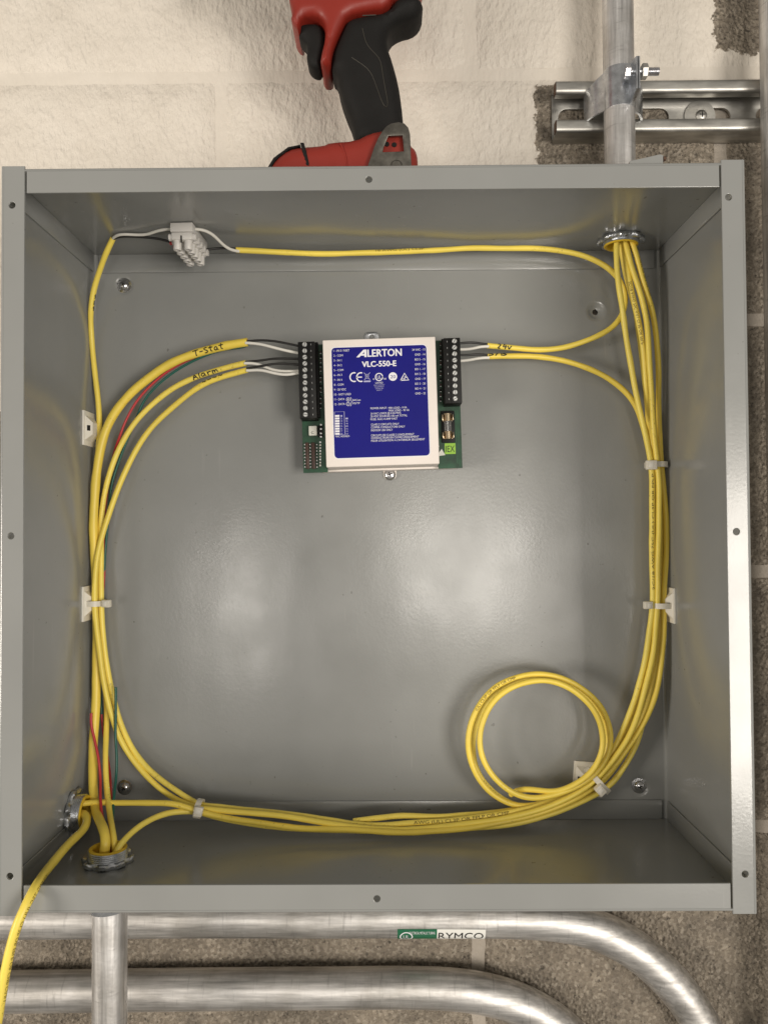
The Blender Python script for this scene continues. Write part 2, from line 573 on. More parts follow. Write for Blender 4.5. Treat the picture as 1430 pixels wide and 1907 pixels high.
def sheet_profile(path, t, fn, l0, l1):
    """bent sheet: open 2D path thickened to the left by t, drawn out from l0 to l1; fn(u, v, l) -> world"""
    n = len(path)
    off = []
    for i in range(n):
        a = Vector(path[max(i - 1, 0)])
        b = Vector(path[min(i + 1, n - 1)])
        d = (b - a).normalized()
        off.append((path[i][0] - d.y * t, path[i][1] + d.x * t))
    loop = list(path) + off[::-1]
    m = len(loop)
    V = [fn(u, v, l0) for u, v in loop] + [fn(u, v, l1) for u, v in loop]
    F = [(i, (i + 1) % m, (i + 1) % m + m, i + m) for i in range(m)]
    for i in range(n - 1):
        q = (i, i + 1, m - 2 - i, m - 1 - i)
        F += [q, tuple(k + m for k in q)]
    return V, F
def arc2(cx, cy, r, a0, a1, n=6):
    return [(cx + r * math.cos(math.radians(a0 + (a1 - a0) * k / n)), cy + r * math.sin(math.radians(a0 + (a1 - a0) * k / n))) for k in range(n + 1)]

def text_geom(s):
    cu = bpy.data.curves.new('lettering', 'FONT')
    cu.body = s
    cu.size = 1.0
    cu.resolution_u = 3
    ob = bpy.data.objects.new('lettering', cu)
    COL.objects.link(ob)
    me = bpy.data.meshes.new_from_object(ob)
    V = [v.co.copy() for v in me.vertices]
    F = [tuple(p.vertices) for p in me.polygons]
    bpy.data.objects.remove(ob)
    bpy.data.curves.remove(cu)
    bpy.data.meshes.remove(me)
    return V, F
def sliced(g, n):
    bm = bmesh.new()
    vs = [bm.verts.new(v) for v in g[0]]
    for f in g[1]:
        try:
            bm.faces.new([vs[i] for i in f])
        except ValueError:
            pass
    for k in range(n):
        bmesh.ops.bisect_plane(bm, geom=bm.verts[:] + bm.edges[:] + bm.faces[:], plane_co=(0, -0.2 + 1.1 * k / (n - 1), 0), plane_no=(0, 1, 0))
    bm.verts.index_update()
    out = ([v.co.copy() for v in bm.verts], [tuple(v.index for v in f.verts) for f in bm.faces])
    bm.free()
    return out
def fit_text(s, u0, u1, v0, v1, fn, cuts=0):
    """lettering stretched to u0..u1, baseline v0 to cap height v1 (u1 or u0 None: natural width)"""
    V, F = text_geom(s)
    if cuts:
        V, F = sliced((V, F), cuts)
    xa, xb = min(v.x for v in V), max(v.x for v in V)
    k = (v1 - v0) / 0.73
    if u1 is None:
        sx = k; ua = u0
    elif u0 is None:
        sx = k; ua = u1 - (xb - xa) * k
    else:
        sx = (u1 - u0) / (xb - xa); ua = u0
    return [fn(ua + (v.x - xa) * sx, v0 + v.y * k) for v in V], F
def ribbon(poly, width, fn):
    """flat pen stroke: polyline in (a, b), fn -> world"""
    V, F = [], []
    n = len(poly)
    for i in range(n):
        a = Vector(poly[max(i - 1, 0)])
        b = Vector(poly[min(i + 1, n - 1)])
        d = (b - a)
        d = d.normalized() if d.length > 1e-9 else Vector((1, 0))
        c = Vector(poly[i])
        if i == 0:
            c = c - d * width * .4
        if i == n - 1:
            c = c + d * width * .4
        for s in (-1, 1):
            V.append(fn(c.x - d.y * s * width / 2, c.y + d.x * s * width / 2))
        if i:
            F.append((2 * i - 2, 2 * i - 1, 2 * i + 1, 2 * i))
    return V, F
def chaikin(pts, it=2, closed=True):
    for _ in range(it):
        out = []
        n = len(pts)
        for i in range(n if closed else n - 1):
            a, b = Vector(pts[i]), Vector(pts[(i + 1) % n])
            out += [tuple(a * .75 + b * .25), tuple(a * .25 + b * .75)]
        pts = out
    return pts
def inset(poly, d):
    n = len(poly)
    area_ = sum(poly[i][0] * poly[(i + 1) % n][1] - poly[(i + 1) % n][0] * poly[i][1] for i in range(n))
    sg = 1 if area_ > 0 else -1
    out = []
    for i in range(n):
        a, b, c = Vector(poly[i - 1]), Vector(poly[i]), Vector(poly[(i + 1) % n])
        n1 = Vector((-(b - a).y, (b - a).x)).normalized() * sg
        n2 = Vector((-(c - b).y, (c - b).x)).normalized() * sg
        m_ = (n1 + n2)
        m_ = m_ / max(0.5, m_.length_squared / 2) if m_.length > 1e-6 else n1
        out.append(tuple(b + m_ * d))
    return out
from mathutils.geometry import delaunay_2d_cdt
def pillow(poly, yc, half, R, n=5, step=0.0022):
    """outline in (x, z) given depth along y, its rims rounded by R; the face is a fine net so any outline works"""
    pv = [Vector(p) for p in poly]
    m = len(pv)
    dens = []
    for i in range(m):
        a, b = pv[i], pv[(i + 1) % m]
        k = max(1, int((b - a).length / step))
        dens += [a.lerp(b, t / k) for t in range(k)]
    m = len(dens)
    segs = [(dens[i], dens[(i + 1) % m]) for i in range(m)]
    def dist(p):
        best = 1e9
        for a, b in segs:
            ab = b - a
            t = max(0.0, min(1.0, (p - a).dot(ab) / max(1e-12, ab.length_squared)))
            d = (p - a - ab * t).length_squared
            if d < best:
                best = d
        return math.sqrt(best)
    def inside(p):
        c = False
        for a, b in segs:
            if (a.y > p.y) != (b.y > p.y) and p.x < (b.x - a.x) * (p.y - a.y) / (b.y - a.y) + a.x:
                c = not c
        return c
    pts = list(dens)
    dd = [0.0] * m
    sg = 1 if sum(a.x * b.y - b.x * a.y for a, b in segs) > 0 else -1
    for f in (0.04, 0.13, 0.28, 0.5):
        for i in range(m):
            a, b = dens[i - 1], dens[(i + 1) % m]
            t = (b - a).normalized()
            q = dens[i] + Vector((-t.y, t.x)) * sg * f * R
            d = dist(q)
            if d > f * R * 0.9 and inside(q):
                pts.append(q)
                dd.append(d)
    x0, x1 = min(p.x for p in dens), max(p.x for p in dens)
    z0, z1 = min(p.y for p in dens), max(p.y for p in dens)
    nx, nz = int((x1 - x0) / step), int((z1 - z0) / step)
    for i in range(1, nx):
        for j in range(1, nz):
            q = Vector((x0 + (i + .5 * (j % 2)) * step, z0 + j * step))
            if inside(q):
                d = dist(q)
                if d > 0.62 * R:
                    pts.append(q)
                    dd.append(d)
    res = delaunay_2d_cdt(pts, [], [list(range(m))], 1, 1e-7)
    P2, tri, orig = res[0], res[2], res[3]
    hgt = []
    for k, o in enumerate(orig):
        d = min(R, dd[o[0]] if o else dist(P2[k]))
        hgt.append(half - R + math.sqrt(max(0.0, R * R - (R - d) ** 2)))
    N = len(P2)
    V = [Vector((p.x, yc - h, p.y)) for p, h in zip(P2, hgt)] + [Vector((p.x, yc + h, p.y)) for p, h in zip(P2, hgt)]
    F = [tuple(t) for t in tri] + [tuple(k + N for k in reversed(t)) for t in tri]
    back_of = {}
    for k, o in enumerate(orig):
        for q in o:
            back_of[q] = k
    for i in range(m):
        a, b = back_of.get(i), back_of.get((i + 1) % m)
        if a is None or b is None or a == b:
            continue
        F.append((a, b, b + N, a + N))
    return V, F

# ================================================================== the wall
BW = 0.2286            # half width of the enclosure
BD = 0.1524            # its depth
ST = 0.0016            # sheet thickness
WALL_Y = 0.1560
JZ = [-0.6415, -0.4383, -0.2351, -0.0319, 0.1713, 0.3745, 0.5777]
wall = add('wall', box(-0.75, 0.85, WALL_Y + 0.0030, WALL_Y + 0.04, JZ[0], JZ[-1]), M['mortar'], None, False)
wall['kind'] = 'structure'
def block_geom(seed):
    nx, nz = 44, 22
    L, H, T = 0.3964, 0.1932, 0.012
    V, F = [], []
    for j in range(nz + 1):
        for i in range(nx + 1):
            u, v = i / nx, j / nz
            x, z = (u - .5) * L, (v - .5) * H
            edge = min(u * L, (1 - u) * L, v * H, (1 - v) * H)
            q = Vector((x * 60 + seed * 9, z * 60, seed))
            if edge < 1e-6:
                x += 0.0011 * noise.noise(q * 2.1)
                z += 0.0011 * noise.noise(q * 2.1 + Vector((5, 5, 5)))
            y = 0.00035 * noise.noise(q) + 0.0002 * noise.noise(q * 3) + (0.0030 if edge < 1e-6 else (0.0007 if edge < 0.0095 else 0))
            V.append(Vector((x, y, z)))
    for j in range(nz):
        for i in range(nx):
            a = j * (nx + 1) + i
            F.append((a, a + 1, a + nx + 2, a + nx + 1))
    rim = [i for i in range(nx + 1)] + [j * (nx + 1) + nx for j in range(1, nz + 1)] + \
          [nz * (nx + 1) + i for i in range(nx - 1, -1, -1)] + [j * (nx + 1) for j in range(nz - 1, 0, -1)]
    o = len(V)
    V += [Vector((V[k].x, T, V[k].z)) for k in rim]
    m = len(rim)
    for k in range(m):
        F.append((rim[k], rim[(k + 1) % m], o + (k + 1) % m, o + k))
    return V, F
protos = []
nb = 0
for c in range(6):
    zc = (JZ[c] + JZ[c + 1]) / 2
    x0 = 0.078 if c % 2 == 1 else -0.1262
    for k in range(-3, 3):
        xc = x0 + 0.4064 * (k + 0.5)
        if xc < -0.62 or xc > 0.72:
            continue
        pos = (xc, WALL_Y + random.uniform(-.0002, .0002), zc)
        if nb < 4:
            o = proto('block', [block_geom(nb)], [M['block']], wall, pos, None, 60)
            protos.append(o)
        else:
            o = inst(protos[nb % 4], wall, pos)
        nb += 1

# ================================================================== the enclosure
enc = thing('electrical_enclosure', 'open square grey painted steel enclosure box mounted on the block wall', 'enclosure', (0, BD / 2, -BW))
FW = 0.0148            # front flange width
SH = BW                # half height of the side flanges
TH = BW - 0.0012       # half height at the top and bottom panels
for sx in (-1, 1):
    path = arc2(BW - 0.004, BD - 0.004, 0.004, 90, 0) + arc2(BW - 0.002, 0.002, 0.002, 0, -90)
    path = [(u, v) for u, v in path]
    g = sheet_profile(path, -ST, lambda u, v, l, s=sx: Vector((s * u, v, l)), -SH, SH)
    add('side_panel', g, M['paint'], enc)
    # front flange, three lid holes
    hs = ([(23, 382), (21, 998), (19, 1632)] if sx < 0 else [(1356, 367), (1370.5, 990), (1387, 1628)])
    holes = [circle(*((P(*h, 0.0).x, P(*h, 0.0).z)), 0.0021) for h in hs]
    xs = sorted((sx * (BW - 0.002), sx * (BW - FW)))
    g = plate([(xs[0], -SH), (xs[1], -SH), (xs[1], SH), (xs[0], SH)], holes, ST, lambda u, v, w_: Vector((u, w_, v)), 0.00025)
    add('front_flange', g, M['paint'], enc, False)
scr = [(231, 531, 1), (1109, 580, 0), (232, 1467, 1), (1190, 1464, 1)]
spos = [P(a, b, BD - ST) for a, b, _ in scr]
DR = 0.0085
bx = BW - 0.004
g = plate([(-bx, -SH), (bx, -SH), (bx, SH), (-bx, SH)], [circle(p.x, p.z, DR, 28) for p in spos], ST, lambda u, v, w_: Vector((u, BD - ST + w_, v)))
back = add('back_panel', g, M['paint'], enc)
dish = [(DR, 0.0), (DR * .82, -0.0002), (DR * .62, -0.0011), (DR * .45, -0.0019), (0.0024, -0.0022), (0.0022, -0.0030)]
for k, (p, s) in enumerate(zip(spos, scr)):
    g = xf(lathe(dish, 28, False, False), axis_matrix(p, (0, -1, 0)))
    add('mounting_dimple', g, M['paint'], enc)
    if s[2]:
        head = lathe([(0.0062, -0.0012), (0.0064, -0.0003), (0.0062, 0.0001), (0.0041, 0.0003), (0.0039, 0.0010), (0.0034, 0.0019), (0.0022, 0.0026), (0.0008, 0.0029)], 24)
        cr = join(box(-0.0017, 0.0017, -0.00035, 0.00035, 0.0018, 0.00292), box(-0.00035, 0.00035, -0.0017, 0.0017, 0.0018, 0.00290))  # raised dark bars, shade of the cross recess put in by colour
        mtx = axis_matrix(p + Vector((0, 0.0008, 0)), (0, -1, 0)) @ Matrix.Rotation(0.5 + k, 4, 'Z')
        add('mounting_screw', xf(head, mtx), M['chrome'], enc, extra=[(xf(cr, mtx), M['hole_shade'])])
# top and bottom panels with their folded flaps
for sz in (1, -1):
    tw = BW - ST - 0.0003
    path = [(BD - ST - 0.0002, TH)] + [(v, u) for u, v in arc2(TH - 0.002, 0.002, 0.002, 0, -90)]
    g = sheet_profile(path, -ST if False else ST, lambda u, v, l, s=sz: Vector((l, u, s * v)), -tw, tw)
    pan = add('top_panel' if sz > 0 else 'bottom_panel', g, M['paint'], enc)
    fw = 0.0155 if sz > 0 else 0.0170
    fx = BW - FW - 0.0013
    z0, z1 = sorted((sz * (TH - 0.002), sz * (TH - fw)))
    hp = P(687, 334, 0) if sz > 0 else P(702, 1674, 0)
    g = plate([(-fx, z0), (fx, z0), (fx, z1), (-fx, z1)], [circle(hp.x, hp.z, 0.0021)], ST, lambda u, v, w_: Vector((u, w_, v)), 0.00025)
    add('front_flange', g, M['paint'], enc, False)
    zt = sz * (TH - ST - 0.0001)
    zb = sz * (TH - 0.0165)
    z0, z1 = sorted((zt, zb))
    add('back_flap', box(-BW + 0.0062, BW - 0.0062, BD - ST - 0.0016, BD - ST - 0.0002, z0, z1, 0.0003), M['paint'], enc)
    for sx in (-1, 1):
        xa, xb = sorted((sx * (BW - ST - 0.0002), sx * (BW - ST - 0.0016)))
        add('corner_flap', box(xa, xb, 0.012, BD - 0.006, z0, z1, 0.0003), M['paint'], enc)
for q, ax in ((PZ(240, 408, TH - ST), (0, 0, -1)), (PX(1310, 1461, BW - ST), (-1, 0, 0)), (PZ(116, 1552, -TH + ST), (0, 0, 1))):
    add('spot_weld', xf(lathe([(0.0013, 0), (0.0011, 0.0003), (0.0005, 0.0005)], 14), axis_matrix(q, ax)), M['paint'], enc)

# ================================================================== strut channel, conduits, clamp
SF = 0.1350            # front of the strut
sx0 = P(1036, 200, SF).x
sx1 = 0.46
sz1 = P(1200, 147, SF).z
sz0 = sz1 - 0.0413
strut = thing('strut_channel', 'slotted galvanised strut channel screwed to the wall behind the conduits', 'strut', ((sx0 + sx1) / 2, 0.14, sz0))
def lip(sgn, zedge):
    z = lambda k: zedge - sgn * k
    p = [(WALL_Y - 0.0003, z(0)), (SF + 0.003, z(0))] + \
        [(SF + 0.003 - 0.003 * math.sin(a), z(0.003 - 0.003 * math.cos(a))) for a in [PI / 2 * k / 5 for k in range(1, 6)]] + \
        [(SF + 0.003 - 0.003 * math.cos(a), z(0.0075 + 0.003 * math.sin(a))) for a in [PI / 2 * k / 5 for k in range(0, 6)]] + [(SF + 0.0085, z(0.0105))]
    return sheet_profile(p, (-1 if sgn > 0 else 1) * -0.0022 * 1, lambda u, v, l: Vector((l, u, v)), sx0, sx1)
add('rail', lip(1, sz1), M['strut'], strut)
add('rail', lip(-1, sz0), M['strut'], strut)
zm = (sz0 + sz1) / 2
slots = []
pxs = [(1072, 212), (1212, 209), (1327, 208), (1440, 208)]
for a, b in pxs:
    q = P(a, b, WALL_Y - 0.003)
    slots.append(slot(q.x, zm, 0.0285, 0.0142))
add('back_web', plate([(sx0, sz0 + .0023), (sx1, sz0 + .0023), (sx1, sz1 - .0023), (sx0, sz1 - .0023)], slots, 0.0022, lambda u, v, w_: Vector((u, WALL_Y - 0.0025 + w_, v)), 0.0003), M['strut'], strut)
for zc in (sz1 - 0.0055, sz0 + 0.0055):
    add('cut_edge', box(sx0 - 0.0006, sx0 - 0.0001, SF + 0.001, SF + 0.008, zc - 0.0045, zc + 0.0045, 0.0004), M['rust'], strut)
q = P(1305, 207, WALL_Y - 0.004)
q.z = zm
wsh = xf(lathe([(0.0125, 0), (0.0125, 0.0012), (0.004, 0.0012)], 28), axis_matrix((q.x - 0.001, WALL_Y - 0.0026, zm), (0, -1, 0)))
hd = xf(lathe([(0.0045, 0.0012), (0.0044, 0.0022), (0.003, 0.0034), (0.001, 0.0037)], 20), axis_matrix((q.x, WALL_Y - 0.0026, zm), (0, -1, 0)))
crs = xf(join(box(-0.0022, 0.0022, -0.0004, 0.0004, 0.003, 0.0039), box(-0.0004, 0.0004, -0.0022, 0.0022, 0.003, 0.0038)), axis_matrix((q.x, WALL_Y - 0.0026, zm), (0, -1, 0)))
add('anchor_screw', join(wsh, hd), M['strut'], strut, extra=[(crs, M['hole_shade'])])

ER = 0.0117            # 3/4 inch tube
def conduit(label, pts, r, m, step=0.01, smooth=0, n=28):
    pa = Path(pts, step, smooth)
    o = add('metal_conduit', pa.tube(r, n), M[m], None)
    tag(o, label, 'conduit', 'galvanised conduits on the wall')
    return o, pa
cy1 = SF - ER - 0.0008
u0, u1 = P(1148, 0, cy1), P(1155, 290, cy1)
xc1 = (u0.x + u1.x) / 2
conduit('upright galvanised conduit entering the top of the enclosure beside the drill', [(xc1, cy1, BW + 0.012), (xc1, cy1, 0.35), (xc1 , cy1, 0.47), (xc1, cy1, 0.56)], ER, 'emt_v')
xe = P(1416, 100, cy1).x + ER
conduit('upright galvanised conduit at the right edge, crossing in front of the strut channel', [(xe, cy1, -0.50), (xe, cy1, -0.2), (xe, cy1, 0.2), (xe, cy1, 0.56)], ER, 'emt_v')
hubB = PZ(202, 1606, -TH + ST)
xc2 = P(205, 1800, hubB.y).x
conduit('upright galvanised conduit rising into the underside of the enclosure at lower left', [(xc2, hubB.y, -0.55), (xc2, hubB.y, -0.40), (xc2, hubB.y, -0.30), (xc2, hubB.y, -BW - 0.010)], ER, 'emt_v')
LR = 0.01475           # 1 inch tube
cyl = WALL_Y - LR - 0.0012
pts = [(-260, 1712), (0, 1711), (300, 1708), (600, 1708), (850, 1707.5), (960, 1709), (1040, 1714), (1105, 1728), (1165, 1756), (1222, 1799), (1270, 1852), (1305, 1907), (1335, 1975), (1350, 2080)]
c_up, path_up = conduit('galvanised conduit running level along the bottom of the enclosure, then bending down', [P(a, b, cyl) for a, b in pts], LR, 'emt_h', 0.006, 8)
pts = [(-260, 1850), (0, 1847), (300, 1843), (600, 1840), (760, 1839), (850, 1842), (920, 1853), (985, 1876), (1040, 1910), (1085, 1955), (1115, 2020), (1125, 2090)]
conduit('lower galvanised conduit running level near the bottom edge, then bending down', [P(a, b, cyl) for a, b in pts], LR, 'emt_h', 0.006, 8)
# maker's tag on the upper level conduit
tagt = thing('conduit_sticker', 'small green and white printed sticker wrapped on the upper level conduit', 'sticker', P(818, 1737, cyl - LR))
s0, s1, s2 = (path_up.s_at_px(x, 1708) for x in (739, 817, 897))
def patch(sa, sb, h0, h1, ns=16, nh=8, lift=0.0002):
    V = [path_up.surf(sa + (sb - sa) * i / ns, h0 + (h1 - h0) * j / nh, LR, lift) for i in range(ns + 1) for j in range(nh + 1)]
    F = [(i * (nh + 1) + j, i * (nh + 1) + j + 1, (i + 1) * (nh + 1) + j + 1, (i + 1) * (nh + 1) + j) for i in range(ns) for j in range(nh)]
    return V, F
HB, HT = -0.0265, -0.0088
add('green_panel', patch(s0, s1, HB, HT), M['tag_green'], tagt)
add('white_panel', patch(s1, s2, HB, HT), M['tag_white'], tagt)
sf = lambda u, v: path_up.surf(u, v, LR, 0.0004)
add('lettering', fit_text('RYMCO', s1 + (s2 - s1) * .03, s2 - (s2 - s1) * .04, -0.0192, -0.0112, sf, 12), M['ink'], tagt, False)
add('lettering', join(fit_text('ELECTRICAL METALLIC TUBING', s0 + (s1 - s0) * .30, s1 - (s1 - s0) * .05, -0.0132, -0.0112, sf),
                      fit_text('MADE IN ONTARIO', s0 + (s1 - s0) * .34, s1 - (s1 - s0) * .05, -0.0168, -0.0148, sf)) if False else
    fit_text('ELECTRICAL METALLIC TUBING', s0 + (s1 - s0) * .30, s1 - (s1 - s0) * .05, -0.0132, -0.0106, sf, 6), M['white_ink'], tagt, False)
cu_ = s0 + (s1 - s0) * .22
add('lettering', fit_text('UL', cu_ - .0022, cu_ + .0022, -0.0190, -0.0140, sf, 8), M['white_ink'], tagt, False)
rg = [(cu_ + .0046 * math.cos(a), -0.0165 + .0050 * math.sin(a)) for a in [2 * PI * k / 24 for k in range(25)]]
add('ring_mark', ribbon(rg, 0.0009, sf), M['white_ink'], tagt, False)

# pipe clamp
zc = zm + 0.0015
clamp = thing('conduit_clamp', 'two-piece steel clamp with bolt gripping the upright conduit to the strut', 'clamp', (xc1, cy1, zc - 0.016))
for s in (-1, 1):
    r = ER + 0.0004
    a0 = 25
    p = [(s * 0.0225, SF + 0.006 - cy1), (s * 0.0215, SF - 0.002 - cy1), (s * 0.0170, 0.003)]
    a1 = 112 if s < 0 else 60
    p += [(s * r * math.cos(math.radians(a1 * k / 14)), -r * math.sin(math.radians(a1 * k / 14))) for k in range(1, 15)]
    tu = 0.0052 if s < 0 else 0.0080
    p += [(tu, -r - 0.0006), (tu, -r - 0.0035), (tu, -r - 0.009), (tu, -r - 0.0145)]
    def cf(u, v, l, s=s):
        # strap narrows and slants toward its foot in the channel
        foot = max(0.0, min(1.0, (abs(u) - 0.010) / 0.012)) if v > -0.004 else 0.0
        zz = l * (1 - 0.25 * foot) - 0.004 * foot
        tip = max(0.0, min(1.0, (-v - r) / 0.0145))
        zz *= 1 - 0.22 * tip
        return Vector((xc1 + u, cy1 + v, zc + 0.002 + zz))
    n_ = 6
    gs = []
    t = 0.0017 if s < 0 else -0.0017
    g = sheet_profile(p, t, cf, -0.0155, 0.0155)
    add('strap', g, M['strut'] if False else M['zinc'], clamp)
bp = Vector((xc1 + 0.0066, cy1 - ER - 0.0085, zc + 0.006))
add('bolt_head', xf(lathe([(0.0046, 0), (0.0050, 0.0005), (0.0050, 0.0030), (0.0044, 0.0038)], 6), axis_matrix(bp + Vector((-0.0042, 0, 0)), (-1, 0, 0))), M['chrome'], clamp, True, 20)
add('nut', xf(lathe([(0.0052, 0), (0.0056, 0.0005), (0.0056, 0.0038), (0.005, 0.0044)], 6), axis_matrix(bp + Vector((0.0042, 0, 0)), (1, 0, 0))), M['strut'], clamp, True, 20)
thr = []
for k in range(16):
    thr += [(0.0025, 0.0006 * k), (0.0030, 0.0006 * k + 0.0003)]
add('bolt_shank', xf(lathe(thr, 16), axis_matrix(bp + Vector((0.0078, 0, 0)), (1, 0, 0))), M['chrome'], clamp)
add('bolt_shank', xf(lathe([(0.0026, 0), (0.0026, 0.0084)], 16), axis_matrix(bp + Vector((-0.0042, 0, 0)), (1, 0, 0))), M['zinc'], clamp)

# conduit connectors: lock nut, threaded end, yellow insulating bushing
def connector(label, pos, axis, thread, turn):
    pos = Vector(pos)
    t = thing('conduit_connector', label, 'connector', pos, 'connectors in the enclosure walls')
    mx = axis_matrix(pos, axis) @ Matrix.Rotation(turn, 4, 'Z')
    n = 64
    prof = lambda ro: [(0.0134, 0.0002), (ro, 0.0002), (ro + .0003, 0.0010), (ro + .0003, 0.0026), (ro - .0006, 0.0034), (0.0140, 0.0040), (0.0134, 0.0036)]
    V, F = [], []
    for i in range(n):
        a = 2 * PI * i / n
        k = 0.5 + 0.5 * math.cos(8 * a)
        lob = 0.0150 + 0.0024 * min(1, max(0, (k - 0.25) * 2.2))
        tip = 0.0010 * min(1, max(0, (k - 0.45) * 2.5))
        for r, h in prof(lob):
            V.append(Vector((r * math.cos(a), r * math.sin(a), h + (tip if r > 0.0145 else 0))))
    K = 7
    for i in range(n):
        j = (i + 1) % n
        for q in range(K):
            F.append((i * K + q, i * K + (q + 1) % K, j * K + (q + 1) % K, j * K + q))
    add('lock_nut', xf((V, F), mx), M['zinc'], t)
    if thread > 0:
        pr = [(0.0116, 0.0)]
        h = 0.0005
        while h < 0.0036 + thread:
            pr += [(0.0128, h), (0.0134, h + 0.0006), (0.0128, h + 0.0012)]
            h += 0.0013
        pr += [(0.0116, h)]
        add('threaded_end', xf(ringlathe(pr, 40), mx), M['zinc'], t)
    top = 0.0040 + thread
    pr = [(0.0100, top - 0.010), (0.0100, top + 0.0006), (0.0106, top + 0.0014), (0.0120, top + 0.0016), (0.0128, top + 0.0010), (0.0126, top - 0.0002), (0.0113, top - 0.0004), (0.0113, top - 0.010)]
    add('bushing', xf(ringlathe(pr, 40), mx), M['bushing'], t)
    body = [(0.0118, -0.002), (0.0165, -0.0022), (0.0168, -0.006), (0.0150, -0.008), (0.0142, -0.030), (0.0136, -0.031), (0.0120, -0.031)]
    bd = ringlathe(body, 32)
    lug = join(box(0.012, 0.0200, -0.0042, 0.0042, -0.0270, -0.0180, 0.0012), xf(lathe([(0.003, 0), (0.003, 0.003), (0.002, 0.0034)], 12), axis_matrix((0.0195, 0, -0.0225), (1, 0, 0))))
    if abs(Vector(axis).z) > 0.5:
        add('body', xf(join(bd, lug), mx), M['zinc'], t)
    return t
hubT = Vector((xc1, cy1, TH - ST))
connector('connector with lock nut in the enclosure ceiling, five cables hanging from it', hubT, (0, 0, -1), 0.001, 0.2)
connector('connector with yellow bushing standing on the enclosure floor', hubB, (0, 0, 1), 0.005, 0.1)
hubL = PX(135, 1514, -BW + ST)
connector('connector with yellow bushing on the left wall of the enclosure', hubL, (1, 0, 0), 0.005, 0.3)

# ================================================================== cables
def trace(pts, step=0.003, smooth=6):
    """(px, py[, depth]) list; depths between given ones follow the length"""
    n = len(pts)
    L = [0.0]
    for i in range(1, n):
        L.append(L[-1] + math.hypot(pts[i][0] - pts[i - 1][0], pts[i][1] - pts[i - 1][1]))
    known = [i for i in range(n) if len(pts[i]) > 2]
    out = []
    for i in range(n):
        if len(pts[i]) > 2:
            y = pts[i][2]
        else:
            a = max([k for k in known if k < i], default=known[0])
            b = min([k for k in known if k > i], default=known[-1])
            if a == b:
                y = pts[a][2]
            else:
                f = (L[i] - L[a]) / (L[b] - L[a])
                f = f * f * (3 - 2 * f)
                y = pts[a][2] + (pts[b][2] - pts[a][2]) * f
        out.append(P(pts[i][0], pts[i][1], y))
    return out
CR = 0.00215
nc = [0]
def cable(label, pts, r=CR, pre=(), post=(), smooth=8):
    """jacketed cable; pre / post are extra points in metres"""
    t_pts = [Vector(p) for p in pre] + trace(pts) + [Vector(p) for p in post]
    pa = Path(t_pts, 0.003, smooth)
    sd_ = nc[0] * 7.7
    for i, p in enumerate(pa.p[2:-2]):
        f = min(1.0, i / 8, (len(pa.p) - 4 - i) / 8)
        p += Vector((noise.noise(p * 28 + Vector((sd_, 0, 0))), 0.4 * noise.noise(p * 28 + Vector((0, sd_, 9))), noise.noise(p * 28 + Vector((3, 1, sd_))))) * 0.00085 * f
    t = thing('cable', label, 'cable', pa.p[0], 'yellow jacketed cables')
    t['path'] = 0
    del t['path']
    add('jacket', pa.tube(r, 14, True, 0.09), YEL[nc[0] % 3], t, True, 60)
    nc[0] += 1
    return t, pa
def strand(t, name, pts, m, r=0.00095, pre=(), post=(), label=None):
    pa = Path([Vector(p) for p in pre] + trace(pts) + [Vector(p) for p in post], 0.002, 4)
    o = add(name, pa.tube(r, 8), M[m], t, True, 60)
    if label:
        o['label'] = label
    return o, pa
GLY = {'T': [[(0, .95), (.75, 1)], [(.4, .98), (.32, 0)]], '-': [[(.05, .5), (.5, .52)]],
       'S': [[(.62, .92), (.3, 1), (.05, .8), (.2, .55), (.52, .42), (.6, .18), (.3, 0), (0, .08)]],
       't': [[(.3, 1), (.26, .1), (.45, 0)], [(0, .68), (.6, .7)]],
       'a': [[(.55, .6), (.25, .68), (.03, .35), (.2, .02), (.5, .2), (.55, .62), (.55, .15), (.7, 0)]],
       'l': [[(.1, 1), (.08, 0)]], 'r': [[(.05, .65), (.08, 0)], [(.08, .4), (.3, .66), (.5, .6)]],
       'm': [[(.03, .65), (.05, 0)], [(.05, .4), (.22, .66), (.36, .5), (.38, 0)], [(.38, .42), (.55, .66), (.72, .5), (.76, 0)]],
       'A': [[(0, 0), (.3, 1), (.62, 0)], [(.1, .38), (.52, .38)]],
       '2': [[(.02, .8), (.3, 1), (.52, .76), (.3, .4), (0, 0), (.6, .02)]], '4': [[(.3, 1), (.02, .4), (.6, .42)], [(.48, .75), (.44, 0)]],
       'v': [[(0, .62), (.25, 0), (.55, .66)]], '/': [[(.4, 1), (0, 0)]],
       'B': [[(.05, 1), (.05, 0)], [(.05, 1), (.5, .85), (.42, .58), (.08, .52)], [(.08, .52), (.58, .35), (.5, .05), (.05, 0)]],
       '~': [[(0, .5), (.2, .7), (.4, .4), (.6, .65)]]}
